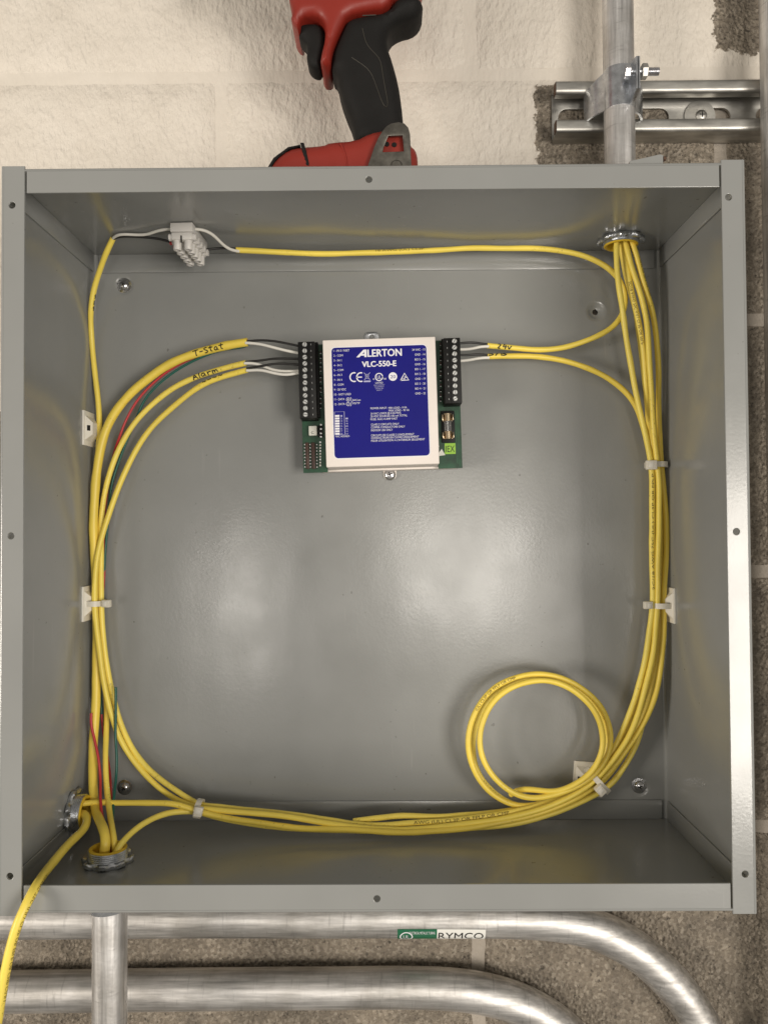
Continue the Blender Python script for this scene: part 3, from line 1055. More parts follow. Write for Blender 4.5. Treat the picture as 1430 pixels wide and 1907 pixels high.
def write(t, pa, r, s, pxa, pxb, h0, h1, flip=False, wid=0.00078):
    """marker handwriting along the cable from pixel pxa to pxb"""
    sa, sb = pa.s_at_px(*pxa), pa.s_at_px(*pxb)
    wds = [max(q[0] for st in GLY[c] for q in st) + 0.22 for c in s]
    tot = sum(wds) - 0.22
    x = 0
    gs = []
    for c, w_ in zip(s, wds):
        dh = random.uniform(-.06, .06)
        for st in GLY[c]:
            pl = chaikin(st, 2, False) if len(st) > 3 else st
            pl = [(sa + (sb - sa) * (x + q[0]) / tot, h0 + (h1 - h0) * (q[1] + dh)) for q in pl]
            dense = []
            for a, b in zip(pl, pl[1:]):
                for k in range(3):
                    dense.append((a[0] + (b[0] - a[0]) * k / 3, a[1] + (b[1] - a[1]) * k / 3))
            dense.append(pl[-1])
            gs.append(ribbon(dense, wid, lambda u, v: pa.surf(u, v, r, 0.0003)))
        x += w_
    o = add('handwriting', join(*gs), M['ink'], t, False)
    return o
def legend(t, pa, r, s, pxa, pxb, h0, h1):
    sa, sb = pa.s_at_px(*pxa), pa.s_at_px(*pxb)
    add('printed_legend', fit_text(s, sa, sb, h0, h1, lambda u, v: pa.surf(u, v, r, 0.0003), 6), M['print'], t, False)

hT = lambda dx, dy, dz: hubT + Vector((dx, dy, dz))
hB = lambda dx, dy, dz: hubB + Vector((dx, dy, dz))
hL = lambda dx, dy, dz: hubL + Vector((dx, dy, dz))

# A: from terminal strip down the left wall to the floor connector
tA, pA = cable('cable from the terminal strip running down the left wall to the floor connector',
    [(211, 444, .110), (197, 473), (185, 508), (176, 537, .130), (170.5, 570), (169.5, 606), (172, 642, .143), (176, 677), (180, 718), (184, 755), (186.5, 790, .145), (186, 815), (181, 850),
     (178, 900), (177, 960), (181, 1030, .1455), (188, 1122, .1455), (192, 1200), (196, 1270), (199, 1320, .143), (199, 1370), (197, 1420), (198, 1470, .120), (203, 1510), (210, 1550), (214, 1572, .070)],
    CR, (), [hB(0.004, 0.003, 0.004), hB(0.0035, 0.002, -0.02)])
strand(tA, 'white_conductor', [(210, 446, .110), (211, 443, .108), (216, 439, .105), (228, 436, .102), (247, 437, .102), (273, 437, .100), (294.6, 429.5, .094), (320, 426, .091), (330, 426, .091)], 'white_wire', 0.00110)
strand(tA, 'black_conductor', [(210, 446, .110), (212, 444, .108), (223, 440.5, .106), (244.6, 440.5), (278, 442.5, .110), (306.5, 447, .112), (325.5, 453.7, .113), (336, 457, .113)], 'black_wire')
write(tA, pA, CR, '~-~', (171.5, 548), (169.5, 574), -0.0035, -0.0005)
strand(tA, 'spare_conductor', [(170.7, 1328, .128), (170, 1347), (177, 1379, .126), (184.5, 1416), (187.5, 1451, .120), (187.5, 1483), (190, 1515, .100), (201, 1556, .074)], 'red_wire', 0.00105, (), [hB(-0.0015, 0.004, 0.0), hB(-0.001, 0.003, -0.015)], 'red spare conductor with a loose end')
strand(tA, 'spare_conductor', [(216, 1280, .128), (216, 1331), (215.6, 1371, .128), (218, 1411), (217, 1446, .124), (213, 1481), (211, 1515, .105), (212, 1560, .076)], 'green_wire', 0.00100, (), [hB(0.002, 0.006, 0.0), hB(0.001, 0.004, -0.015)], 'green spare conductor with a loose end')
strand(tA, 'spare_conductor', [(190, 1330, .1455), (193, 1362), (199, 1400, .144), (205, 1440, .136), (207.5, 1481, .125), (208, 1520, .105), (209, 1556, .078)], 'red_wire', 0.00100, (), [hB(0.0005, 0.005, 0.0), hB(0.001, 0.004, -0.015)])

# T-Stat, thicker
TR = 0.0034
tT, pT = cable('thick cable hand-marked T-Stat curving down from the left terminals to the floor connector',
    [(461, 637, .128), (440, 640), (418, 644), (378, 653.5, .132), (342, 666), (306.5, 684), (281, 702, .134), (252, 724), (228, 750), (209, 778), (196, 805, .136), (188, 830), (183, 857), (178, 892),
     (176, 928, .137), (175, 962), (176, 998), (178, 1040, .138), (181, 1090), (182, 1122, .1395), (181, 1180), (180, 1230), (180, 1277, .138), (179.5, 1304), (177.6, 1344), (174, 1398, .134), (173, 1451),
     (174, 1480, .122), (179.5, 1508), (191, 1541), (199, 1568, .066)],
    TR, (), [hB(-0.003, -0.001, 0.004), hB(-0.002, -0.001, -0.02)])
strand(tT, 'black_conductor', [(457, 635.5, .127), (461, 635.5, .127), (485.5, 633.6), (512.7, 635.5), (536, 640), (562, 645.5, .125)], 'black_wire')
strand(tT, 'white_conductor', [(457, 638.5, .1255), (461, 638.5, .1255), (485.5, 641), (513, 648), (536, 653.6), (562, 658.5, .125)], 'white_wire', 0.00115)
strand(tT, 'spare_conductor', [(462, 634, .129), (430, 645, .1345), (385, 658, .136), (340, 675.5), (306.5, 696), (273, 726, .137), (252, 752), (235, 783), (223, 814, .138), (215, 838, .143), (205, 880), (198, 930), (194, 980, .144), (193.5, 1016), (195, 1060), (192, 1110, .147)], 'red_wire', 0.00100, (), (), 'red spare conductor folded back')
strand(tT, 'spare_conductor', [(462, 642, .129), (455, 646, .132), (413.5, 652, .134), (378, 664), (342, 682), (313, 701), (285, 726, .138), (268, 747.6), (256.5, 774, .141), (247, 797, .143), (237.5, 819), (221, 862, .144), (210, 897), (204, 938), (200.6, 983), (196.5, 1026, .145), (194, 1080), (191, 1130, .148), (187, 1200, .148), (187, 1285, .147), (193, 1358, .145)], 'green_wire', 0.00100, (), (), 'green spare conductor folded back')
write(tT, pT, TR, 'T-Stat', (366, 657), (419, 644), -0.0016, 0.0024)

# right trunk lines, ceiling connector to the lower left
low1 = [(1140, 1401, .133), (1119, 1431, .1325), (1093, 1456, .1325), (1055, 1479, .130), (1008, 1498), (954, 1511, .122), (887, 1522, .119), (820, 1530), (776, 1532.5, .117), (700, 1537, .117), (635, 1531), (547, 1517), (470, 1509), (400, 1502, .121), (371, 1499, .123)]
low2 = [(1145, 1410, .1275), (1122, 1439, .1275), (1100, 1461, .1275), (1062, 1485, .124), (1010, 1506), (950, 1521, .117), (887, 1531, .114), (820, 1540), (752, 1545, .112), (652, 1540, .112), (576, 1527), (480, 1514), (400, 1508, .115), (371, 1505, .116)]
low3 = [(1161, 1403, .131), (1135, 1436, .132), (1108, 1464, .132), (1070, 1488, .127), (1020, 1510), (960, 1526, .118), (900, 1538, .1125), (830, 1546), (752, 1549, .1085), (664, 1546, .109), (517, 1537), (440, 1526), (400, 1518, .112), (371, 1512, .112)]
low4 = [(1171, 1413, .138), (1148, 1447, .138), (1127, 1468, .138), (1089, 1489, .133), (1038, 1511), (971, 1531, .119), (900, 1541, .1165), (830, 1546), (740, 1548, .114), (640, 1545, .1135), (517, 1540), (440, 1530), (395, 1519, .116), (371, 1511, .118)]
alarm_up = [(344, 1482, .126), (312, 1462), (274.5, 1430, .133), (245, 1390), (223.6, 1344, .137), (213, 1307), (203.6, 1264), (195.5, 1210.5, .137), (190.5, 1157), (189.3, 1122, .1365), (189.4, 1066), (190, 1030, .139), (189, 990), (191, 957, .141), (196, 921), (204, 885.5), (214, 854.6, .140), (230, 821),
            (247, 795), (268, 769, .138), (292, 746), (316, 726), (361, 703, .134), (413.5, 686), (458, 676, .128)]
third_up = [(322.6, 1484.7, .128), (296, 1467), (264, 1435, .132), (237, 1398), (218, 1357.6, .132), (201, 1304), (191.5, 1258.6), (185, 1210.5, .132), (181, 1170), (178.5, 1122, .1325), (178.5, 1066), (182, 1037.7, .1335), (190, 1002), (202, 961.6, .136), (214, 926), (228, 890),
            (242, 859, .138), (259, 828), (280, 800), (304, 774, .138), (330, 750.5), (354, 732), (380, 715.5, .134), (418, 700.5), (461, 689, .127)]
top1 = [(1146.5, 443, .1165), (1146.5, 470), (1148, 498), (1151, 526, .119), (1155.5, 554), (1160, 582), (1162.5, 610), (1167, 638, .125), (1172, 666), (1182, 722), (1192.5, 769), (1202, 810, .130), (1209.5, 848), (1212, 866, .1325), (1214, 900), (1214.5, 950), (1214, 1000), (1214, 1060), (1214.7, 1126, .1315), (1209, 1175), (1200, 1227, .131), (1187, 1279), (1171, 1330), (1156, 1367)]
top3 = [(1164, 445, .1185), (1169.5, 473), (1179, 506, .1195), (1190.5, 540), (1199, 575), (1203, 603, .122), (1206, 640), (1209, 680), (1212, 725), (1215, 780, .127), (1219, 830), (1222.5, 866, .131), (1226.5, 900), (1227, 950), (1226, 1000), (1225, 1060), (1224.5, 1126, .1305), (1220, 1175), (1213, 1227, .129), (1202, 1279), (1187, 1330), (1169, 1374)]
top4 = [(1173, 443, .119), (1180, 463), (1188, 487), (1196, 519, .121), (1206, 551), (1214, 579), (1220, 607, .127), (1223.5, 643), (1225, 701.5), (1226.5, 775, .134), (1229, 830), (1232, 866, .137), (1236, 920), (1240, 985, .1385), (1239, 1040), (1235.5, 1126, .1345), (1235, 1175), (1231, 1227), (1223, 1279, .132), (1207, 1330), (1187, 1367)]
top5 = [(1154, 450, .126), (1160, 490), (1172, 535, .128), (1182, 570), (1188, 610), (1193, 650, .134), (1201, 710), (1208, 770), (1215, 830, .139), (1219, 866, .1405), (1221, 920), (1221, 1000, .1415), (1220, 1060), (1220, 1126, .1405), (1222, 1175), (1219, 1227, .141), (1212, 1279), (1200, 1330, .141), (1188, 1378)]
HTOP = lambda dx, dy: [hT(dx, dy, 0.03), hT(dx, dy, 0.002)]
tK1, pK1 = cable('cable hand-marked Alarm at the left terminals, running round the bottom and up the right',
    top1 + low1 + alarm_up, CR, HTOP(-0.0035, -0.004))
strand(tK1, 'black_conductor', [(455, 674.5, .1275), (459, 673.6, .1275), (482, 672), (509, 668), (562, 668.5, .125)], 'black_wire')
strand(tK1, 'white_conductor', [(455, 676.5, .126), (460, 676, .126), (482, 678, .127), (494.5, 683.6, .1285), (509, 689), (529, 691.5), (562, 690.5, .1265)], 'white_wire', 0.00115)
write(tK1, pK1, CR, 'Alarm', (362, 702), (405, 688), -0.0014, 0.0022)
legend(tK1, pK1, CR, 'AWG (UL) CL3P OR FPLP OR CMP', (770, 1533), (948, 1512), -0.0010, 0.0012)
legend(tK1, pK1, CR, '2C/18 AWG 75C (UL) CL3P OR FPLP', (1214, 1100), (1213, 880), -0.0014, 0.0002)
tK2, pK2 = cable('third cable down at the left terminals, ending just below the Alarm cable',
    top3 + low2 + third_up, CR, HTOP(0.0005, -0.002))
strand(tK2, 'black_conductor', [(459, 686.5, .126), (463.6, 685.5, .126), (491, 681, .1245), (516, 677), (562, 679.5, .125)], 'black_wire')
strand(tK2, 'white_conductor', [(459, 690, .1245), (465.5, 690, .1245), (485.5, 689), (509, 694.5), (531, 698), (562, 693.5, .1235)], 'white_wire', 0.00115)
write(tK2, pK2, CR, '~-~~', (378, 715), (420, 700), 0.0002, 0.0030)
tK3, pK3 = cable('cable leaving the left-wall connector level, then along the floor and up the right side',
    top4 + low3 + [(330, 1496, .110), (290, 1495), (230, 1494, .111), (180, 1493.5, .112), (160, 1493, .112)], CR, HTOP(0.0045, -0.001),
    [hL(0.006, -0.002, 0.0065), hL(-0.02, -0.001, 0.006)])
legend(tK3, pK3, CR, 'VW-1 (UL) CL3P OR FPLP OR CMP', (1178, 458), (1206, 551), -0.0032, -0.0012)
tK4, pK4 = cable('cable rising from the floor connector into the bundle along the enclosure floor',
    top5 + low4 + [(345, 1511, .112), (318, 1513, .108), (290, 1522, .098), (262, 1538, .086), (240, 1557, .075), (224, 1574, .066)], CR, HTOP(-0.002, 0.004),
    [hB(0.0045, -0.004, 0.004), hB(0.0035, -0.003, -0.02)])

# 24v: terminal strip, along the top, back to the right terminals
t24, p24 = cable('cable hand-marked 24v looping from the terminal strip across the top to the right terminals',
    [(440, 465.5, .122), (470, 467), (520, 470, .126), (600, 472), (700, 471, .130), (790, 467), (880, 463.5), (960, 462, .131), (1020, 464), (1070, 471.5), (1101, 482.5, .130), (1124, 495), (1146, 510.5, .131), (1159, 527), (1166, 546, .133), (1166.5, 563), (1163, 582), (1156, 596, .132), (1142.5, 610), (1113, 627, .131), (1084, 638), (1045.6, 647.5, .134), (1004.5, 650.5), (966, 649), (928, 645.5), (907, 643.5, .130)], CR)
strand(t24, 'white_conductor', [(445, 468, .121), (438.5, 467.5, .119), (425.4, 463, .113), (413.5, 453.7, .107), (397, 437, .098), (380, 428, .093), (361, 426.5, .091), (350, 426.5, .091)], 'white_wire', 0.00115)
strand(t24, 'black_conductor', [(445, 464, .123), (435, 463, .122), (413.5, 462, .121), (388.5, 464.4, .119), (374, 466, .118)], 'black_wire')
strand(t24, 'black_conductor', [(910, 641.5, .130), (904, 643, .130), (896, 639.5), (884, 638), (868, 638), (852, 640, .127)], 'black_wire')
strand(t24, 'white_conductor', [(910, 645, .1285), (904, 644.5, .1285), (895, 645), (880, 649.5), (866, 651), (852, 650.5, .127)], 'white_wire', 0.00115)
write(t24, p24, CR, '24v', (922, 645), (952, 648.5), -0.0012, 0.0022)
legend(t24, p24, CR, '18 AWG (UL) CL3P', (696, 471), (790, 467), 0.0008, 0.0026)

# S/B and its coil of spare length
coilA = [(1010, 1497, .127), (967, 1502, .128), (931, 1489, .127), (900.5, 1465), (877, 1428, .126), (870, 1392), (874, 1352), (889, 1316, .1255), (910, 1289), (936, 1270), (966, 1258), (996, 1254), (1035, 1259, .126), (1065, 1270), (1095, 1291), (1121, 1319), (1135, 1350, .127), (1138, 1385), (1128, 1415), (1108, 1440, .1255), (1085, 1458), (1061, 1470), (1028, 1482, .1215), (994, 1488), (957, 1479), (924, 1455), (899, 1421, .1205), (891, 1385), (897, 1345), (912, 1314, .1205), (938, 1288), (970, 1272), (1005, 1266), (1040, 1271, .121), (1070, 1286), (1096, 1310), (1116, 1342), (1124, 1378, .1215), (1117, 1412), (1098, 1440, .1215), (1070, 1460), (1036, 1475, .1225), (994, 1470.5, .124), (968, 1468), (952, 1473, .129), (950, 1480, .132)]
coilB = [(1060, 1490, .132), (1000, 1504, .132), (948, 1494, .132), (912, 1470), (886, 1432, .132), (879, 1394), (885, 1350), (901, 1314, .131), (925, 1287), (955, 1269), (990, 1261), (1030, 1265, .131), (1068, 1279), (1097, 1302), (1119, 1331, .131), (1132, 1366), (1131, 1400), (1116, 1428, .131), (1090, 1453), (1045, 1480, .131), (990, 1500, .130), (930, 1511, .1275), (870, 1518, .1255), (800, 1520, .1240), (752, 1519, .1230), (705, 1523, .1225), (658, 1529, .1225)]
tSB, pSB = cable('cable hand-marked S/B from the right terminals, coiled twice at lower right',
    [(907.5, 664, .130), (943, 663), (995.7, 664, .133), (1040, 669), (1084, 681, .136), (1119, 696), (1151, 718), (1175, 740, .1385), (1189, 766), (1197, 795, .1395), (1205, 830), (1211, 866, .138), (1215, 930), (1217, 1000, .137), (1217, 1060), (1217, 1126, .1365), (1212, 1175), (1205, 1227, .137), (1193, 1279), (1178, 1330, .137), (1160, 1375), (1140, 1407, .1365), (1112, 1440, .137), (1085, 1463, .1365), (1050, 1484, .132)] + coilA, CR)
strand(tSB, 'black_conductor', [(911, 661.5, .130), (904, 660.5, .130), (885, 660, .129), (868, 661.5), (852, 661, .127)], 'black_wire')
strand(tSB, 'white_conductor', [(911, 666, .1285), (904, 666, .1285), (890, 667), (875, 670.5), (852, 672.5, .127)], 'white_wire', 0.00115)
write(tSB, pSB, CR, 'S/B', (911, 663), (942, 662.5), 0.0006, 0.0036)
legend(tSB, pSB, CR, '(UL) CL3P OR FPLP OR CMP', (885, 1325), (960, 1260), -0.0010, 0.0010)
tK6, pK6 = cable('cable from the ceiling connector, coiled once, its cut end on the floor bundle',
    [(1160, 448, .123), (1164, 486), (1175, 540, .123), (1184, 575), (1191, 610, .126), (1197, 650), (1203, 716, .130), (1207, 770), (1212, 830, .1445), (1216, 866, .1455), (1230, 940, .1445), (1231, 1010), (1230, 1060), (1229.5, 1126, .1395), (1228, 1175), (1224, 1227, .140), (1215, 1279), (1198, 1330, .1395), (1180, 1372), (1158, 1410, .1415), (1130, 1446, .1425), (1098, 1474, .1395)] + coilB, CR, HTOP(0.0015, 0.003))
legend(tK6, pK6, CR, '2C/18 AWG 75C (UL) CL3P OR FPLP', (1170, 525), (1195, 640), -0.0010, 0.0010)
legend(tK6, pK6, CR, '(UL) CL3P OR FPLP', (898, 1450), (945, 1493), -0.0010, 0.0010)

# the cable that hangs out over the front
tO, pO = cable('cable hanging out over the front bottom edge from the left-wall connector',
    [(150, 1512, .110), (158, 1513, .104), (165, 1521, .098), (166, 1531, .094), (160, 1543, .088), (149, 1552, .080), (126, 1575, .060), (100, 1606, .036), (80, 1632, .014), (64, 1657, -.004), (48, 1688, -.011), (31, 1729, -.014), (17, 1779, -.015), (7, 1830, -.016), (-2, 1885, -.017), (-12, 1960, -.018), (-20, 2040, -.02)],
    0.00285, [hL(-0.02, -0.004, -0.004), hL(0.002, -0.004, -0.003)])
legend(tO, pO, 0.00285, '2C/18 AWG 75C (UL) CL3P OR FPLP OR CMP C(UL)', (80, 1632), (3, 1860), -0.0034, -0.0014)

# ================================================================== cable ties and mounts
def tie_mount(label, center, normal, up, sz=0.0135, wd=0.0118):
    c, n, u = Vector(center), Vector(normal), Vector(up)
    s = n.cross(u)
    def fn(a, b, h):
        return c + s * a + u * b + n * h
    t = thing('cable_tie_mount', label, 'tie mount', c, 'adhesive cable tie mounts')
    pad = box(-wd, wd, -sz, sz, 0.0, 0.0016, 0.0004)
    add('pad', ([fn(v.x, v.y, v.z) for v in pad[0]], pad[1]), M['mount'], t)
    h = 0.0058
    a, b = wd * .86, sz * .72
    a2, b2 = wd * .42, sz * .34
    V = [fn(x * a, y * b, 0.0016) for x, y in ((-1, -1), (1, -1), (1, 1), (-1, 1))] + [fn(x * a2, y * b2, h) for x, y in ((-1, -1), (1, -1), (1, 1), (-1, 1))]
    F = [(0, 1, 5, 4), (1, 2, 6, 5), (2, 3, 7, 6), (3, 0, 4, 7), (4, 5, 6, 7)]
    add('bridge', (V, F), M['mount'], t, True, 20)
    for sg in (-1, 1):
        sl = box(-0.0009, 0.0009, -0.0021, 0.0021, -0.0002, 0.0004)
        k = 0.62
        add('slot', ([fn(sg * (wd * .66) + v.x, v.y, 0.0016 + 0.0020 + v.z + (-sg * v.x) * 0.8) for v in sl[0]], sl[1]), M['hole_shade'], t, False)
    return t
def on_left(px, py):
    return PX(px, py, -BW + ST)
tie_mount('white tie mount on the left wall with no cable tie in it, the upper one', (-BW + ST, 0.1385, PX(160, 798, -BW + ST).z), (1, 0, 0), (0, 0, 1))
ml = (-BW + ST, 0.1385, P(176, 1123, 0.138).z)
tie_mount('white tie mount on the left wall holding the tied cable pair', ml, (1, 0, 0), (0, 0, 1))
mr = (BW - ST, 0.1375, P(1245, 1126, 0.138).z)
tie_mount('white tie mount on the right wall holding the tied cable bundle', mr, (-1, 0, 0), (0, 0, 1))
mb = P(1094, 1450, BD - ST)
tie_mount('white square tie mount on the back panel beside the coil', mb, (0, -1, 0), (0.08, 0, 0.997))
def tie(label, loop, axis, head_at, head_dir, wd=0.0021, head=(0.0040, 0.0030, 0.0022), tail=0.004):
    """loop: closed list of centre points; strap width along axis"""
    ax = Vector(axis).normalized()
    L = catmull(list(loop) + [loop[0], loop[1]], 0.0012)
    cen = sum((Vector(p) for p in loop), Vector()) / len(loop)
    m = len(L)
    V, F = [], []
    for i, p in enumerate(L):
        o = (p - cen)
        o = (o - ax * o.dot(ax)).normalized() * 0.00055
        V += [p - ax * wd - o, p + ax * wd - o, p + ax * wd + o, p - ax * wd + o]
    for i in range(m - 1):
        for k in range(4):
            j = (k + 1) % 4
            F.append((i * 4 + k, i * 4 + j, (i + 1) * 4 + j, (i + 1) * 4 + k))
    t = thing('cable_tie', label, 'cable tie', cen, 'nylon cable ties')
    add('strap', (V, F), M['nylon'], t, True, 50)
    hd = Vector(head_dir).normalized()
    th = ax.cross(hd)
    hb = box(-head[0], head[0], -head[1], head[1], -head[2], head[2], 0.0008)
    c = Vector(head_at)
    add('head', ([c + hd * v.x + ax * v.y + th * v.z for v in hb[0]], hb[1]), M['nylon'], t)
    hb = box(-head[0] * .45, head[0] * .35, -head[1] * .55, head[1] * .55, head[2] * .5, head[2] * 1.12, 0.0002)
    sg = -1 if th.y > 0 else 1
    add('pawl', ([c + hd * v.x + ax * v.y + th * v.z * sg for v in hb[0]], hb[1]), M['mount'], t)
    tl = box(0, tail, -wd * .9, wd * .9, -0.0006, 0.0006, 0.0003)
    add('tail', ([c + hd * (head[0] * .8 + v.x) + ax * v.y + th * v.z for v in tl[0]], tl[1]), M['nylon'], t)
    return t
def ell(c, u, v, a, b, n=14):
    c, u, v = Vector(c), Vector(u).normalized(), Vector(v).normalized()
    return [c + u * a * math.cos(2 * PI * k / n) + v * b * math.sin(2 * PI * k / n) for k in range(n)]
c = P(183, 1123, 0.1385)
tie('cable tie on the left wall mount, its head pointing right', ell(c + Vector((-0.0018, 0.0012, 0)), (1, 0, 0), (0, 1, 0), 0.0078, 0.0108), (0, 0, 1), P(199, 1124, 0.1315), (1, -0.25, 0), head=(0.0034, 0.0029, 0.0022), tail=0.0005)
c = P(1227, 1127, 0.1365)
tie('cable tie on the right wall mount, its head pointing left', ell(c + Vector((0.001, 0.0012, 0)), (1, 0, 0), (0, 1, 0), 0.0098, 0.0108), (0, 0, 1), P(1206, 1127, 0.1290), (-1, -0.15, 0), head=(0.0034, 0.0029, 0.0022), tail=0.0006)
c = P(1221, 866, 0.1385)
tie('cable tie round the right bundle level with the controller, no mount', ell(c, (1, 0, 0), (0, 1, 0), 0.0080, 0.0104), (0, 0, 1), P(1212, 866, 0.1270), (1, -0.12, 0), head=(0.0042, 0.0036, 0.0020), tail=0.0006)
dirb = (P(1085, 1478, .13) - P(1140, 1425, .13)).normalized()
perp = Vector((0, 1, 0)).cross(dirb).normalized()
c = P(1112, 1453, 0.1345)
pp = perp if perp.z < 0 else -perp
tie('cable tie on the back panel mount, cinching the bundle beside the coil', ell(c, pp, (0, 1, 0), 0.0118, 0.0112), dirb, P(1117, 1471, 0.1225), pp + Vector((0, 0.15, 0)), head=(0.0040, 0.0032, 0.0024), tail=0.0012)
dirl = (P(400, 1510, .115) - P(345, 1502, .115)).normalized()
perp = Vector((0, 1, 0)).cross(dirl).normalized()
pp = perp if perp.z < 0 else -perp
c = P(371, 1505.5, 0.1165)
tie('cable tie round the bundle at lower left, near the floor connector', ell(c, pp, (0, 1, 0), 0.0062, 0.0092), dirl, P(370, 1511.5, 0.1065), pp + Vector((-0.1, 0, 0)), head=(0.0036, 0.0032, 0.0019), tail=0.0004)

# ================================================================== terminal strip under the top panel
ZT = TH - ST
f0, f1 = PZ(338, 413, ZT), P(371, 440, 0.124)
f1 = Vector((f1.x - 0.0016, 0.1240, ZT))
ax = (f1 - f0)
ax.z = 0
Ls = ax.length
ax.normalize()
sd = Vector((ax.y, -ax.x, 0))
strip = thing('terminal_strip', 'milky white plastic terminal strip stuck under the top panel', 'terminal strip', f0)
def sfn(a, b, h):
    return f0 + sd * a + ax * b + Vector((0, 0, -h))
def sbox(*k, bev=0.0006):
    g = box(*k, bev)
    return [sfn(*v) for v in g[0]], g[1]
add('base', sbox(-0.0082, 0.0082, 0, Ls, 0.0004, 0.0070), M['milky'], strip)
np_ = 5
pit = Ls / np_
for k in range(np_):
    b0 = k * pit
    add('terminal', sbox(-0.0078, 0.0078, b0 + 0.0004, b0 + pit - 0.0006, 0.0072, 0.0128, bev=0.0012), M['milky'], strip)
    for s in (-1, 1):
        g = lathe([(0.0030, 0), (0.0030, 0.0062), (0.0026, 0.0068), (0.0017, 0.0068), (0.0016, 0.003)], 14)
        mx = axis_matrix(sfn(s * 0.0040, b0 + pit / 2, 0.0126), (0, 0, -1))
        add('screw_tower', xf(g, mx), M['milky'], strip)
        add('wire_mouth', xf(lathe([(0.0026, 0), (0.0026, 0.0022), (0.0018, 0.0024)], 12), axis_matrix(sfn(s * 0.0078, b0 + pit / 2, 0.0098), sd * s)), M['milky'], strip)
add('slit', sbox(-0.0004, 0.0004, -0.0003, 0.0006, 0.0100, 0.0150, bev=0.0), M['hole_shade'], strip)
for k in (1, 2):
    add('red_stub', xf(lathe([(0.0013, 0), (0.0013, 0.0040)], 10), axis_matrix(sfn(-0.0080, pit * (k + .5), 0.0110), -sd)), M['red_wire'], strip)

# ================================================================== the controller
C0 = P(709, 751, BD - ST)
TILT = math.radians(1.45)
ctl = thing('controller', 'blue-labelled cream controller module on a green circuit board, on the back panel', 'controller', C0)
cT, sT = math.cos(TILT), math.sin(TILT)
def cw(u, v, h):
    """controller coordinates (right, up, out of the panel) -> world"""
    return C0 + Vector((u * cT - v * sT, -h, u * sT + v * cT))
def cl(px, py, h):
    d = P(px, py, BD - ST - h) - C0
    return (d.x * cT + d.z * sT, -d.x * sT + d.z * cT)
def cbox(u0, u1, v0, v1, h0, h1, bev=0.0004, seg=2):
    g = box(u0, u1, v0, v1, h0, h1, bev, seg)
    return [cw(*v) for v in g[0]], g[1]
def pbox(px0, px1, py0, py1, h0, h1, bev=0.0003):
    """box whose front face covers the pixel rectangle"""
    a = cl(px0, (py0 + py1) / 2, h1)[0]
    b = cl(px1, (py0 + py1) / 2, h1)[0]
    t_ = cl((px0 + px1) / 2, py0, h1)[1]
    d = cl((px0 + px1) / 2, py1, h1)[1]
    return cbox(a, b, d, t_, h0, h1, bev)
HC, HP = 0.0390, 0.0170
tl_, tr_ = cl(602.5, 632, HC), cl(813, 628, HC)
bl_, br_ = cl(606, 869, HC), cl(815.5, 865, HC)
cu0, cu1 = (tl_[0] + bl_[0]) / 2, (tr_[0] + br_[0]) / 2
cv1, cv0 = (tl_[1] + tr_[1]) / 2, (bl_[1] + br_[1]) / 2
cover = add('cover', cbox(cu0, cu1, cv0, cv1, 0.0012, HC, 0.0007, 3), M['casing'], ctl)
add('base_tray', cbox(cu0 - 0.006, cu1 + 0.016, cv0 - 0.0014, cv1 + 0.0012, 0.0005, 0.0110, 0.0004), M['casing'], ctl)
# circuit board
pl0, pr0 = cl(563, 800, HP)[0], cl(858.5, 800, HP)[0]
pt0, pb0 = cl(700, 638, HP)[1], cl(700, 876.5, HP)[1]
add('circuit_board', plate([(pl0, pb0), (cu0 - .0006, pb0), (cu0 - .0006, cv0 + .004), (cu1 + .0006, cv0 + .004), (cu1 + .0006, pb0), (pr0, pb0), (pr0, pt0), (pl0, pt0)], [], 0.0016, lambda a, b, h: cw(a, b, HP - 0.0016 + h)), M['pcb'], ctl)
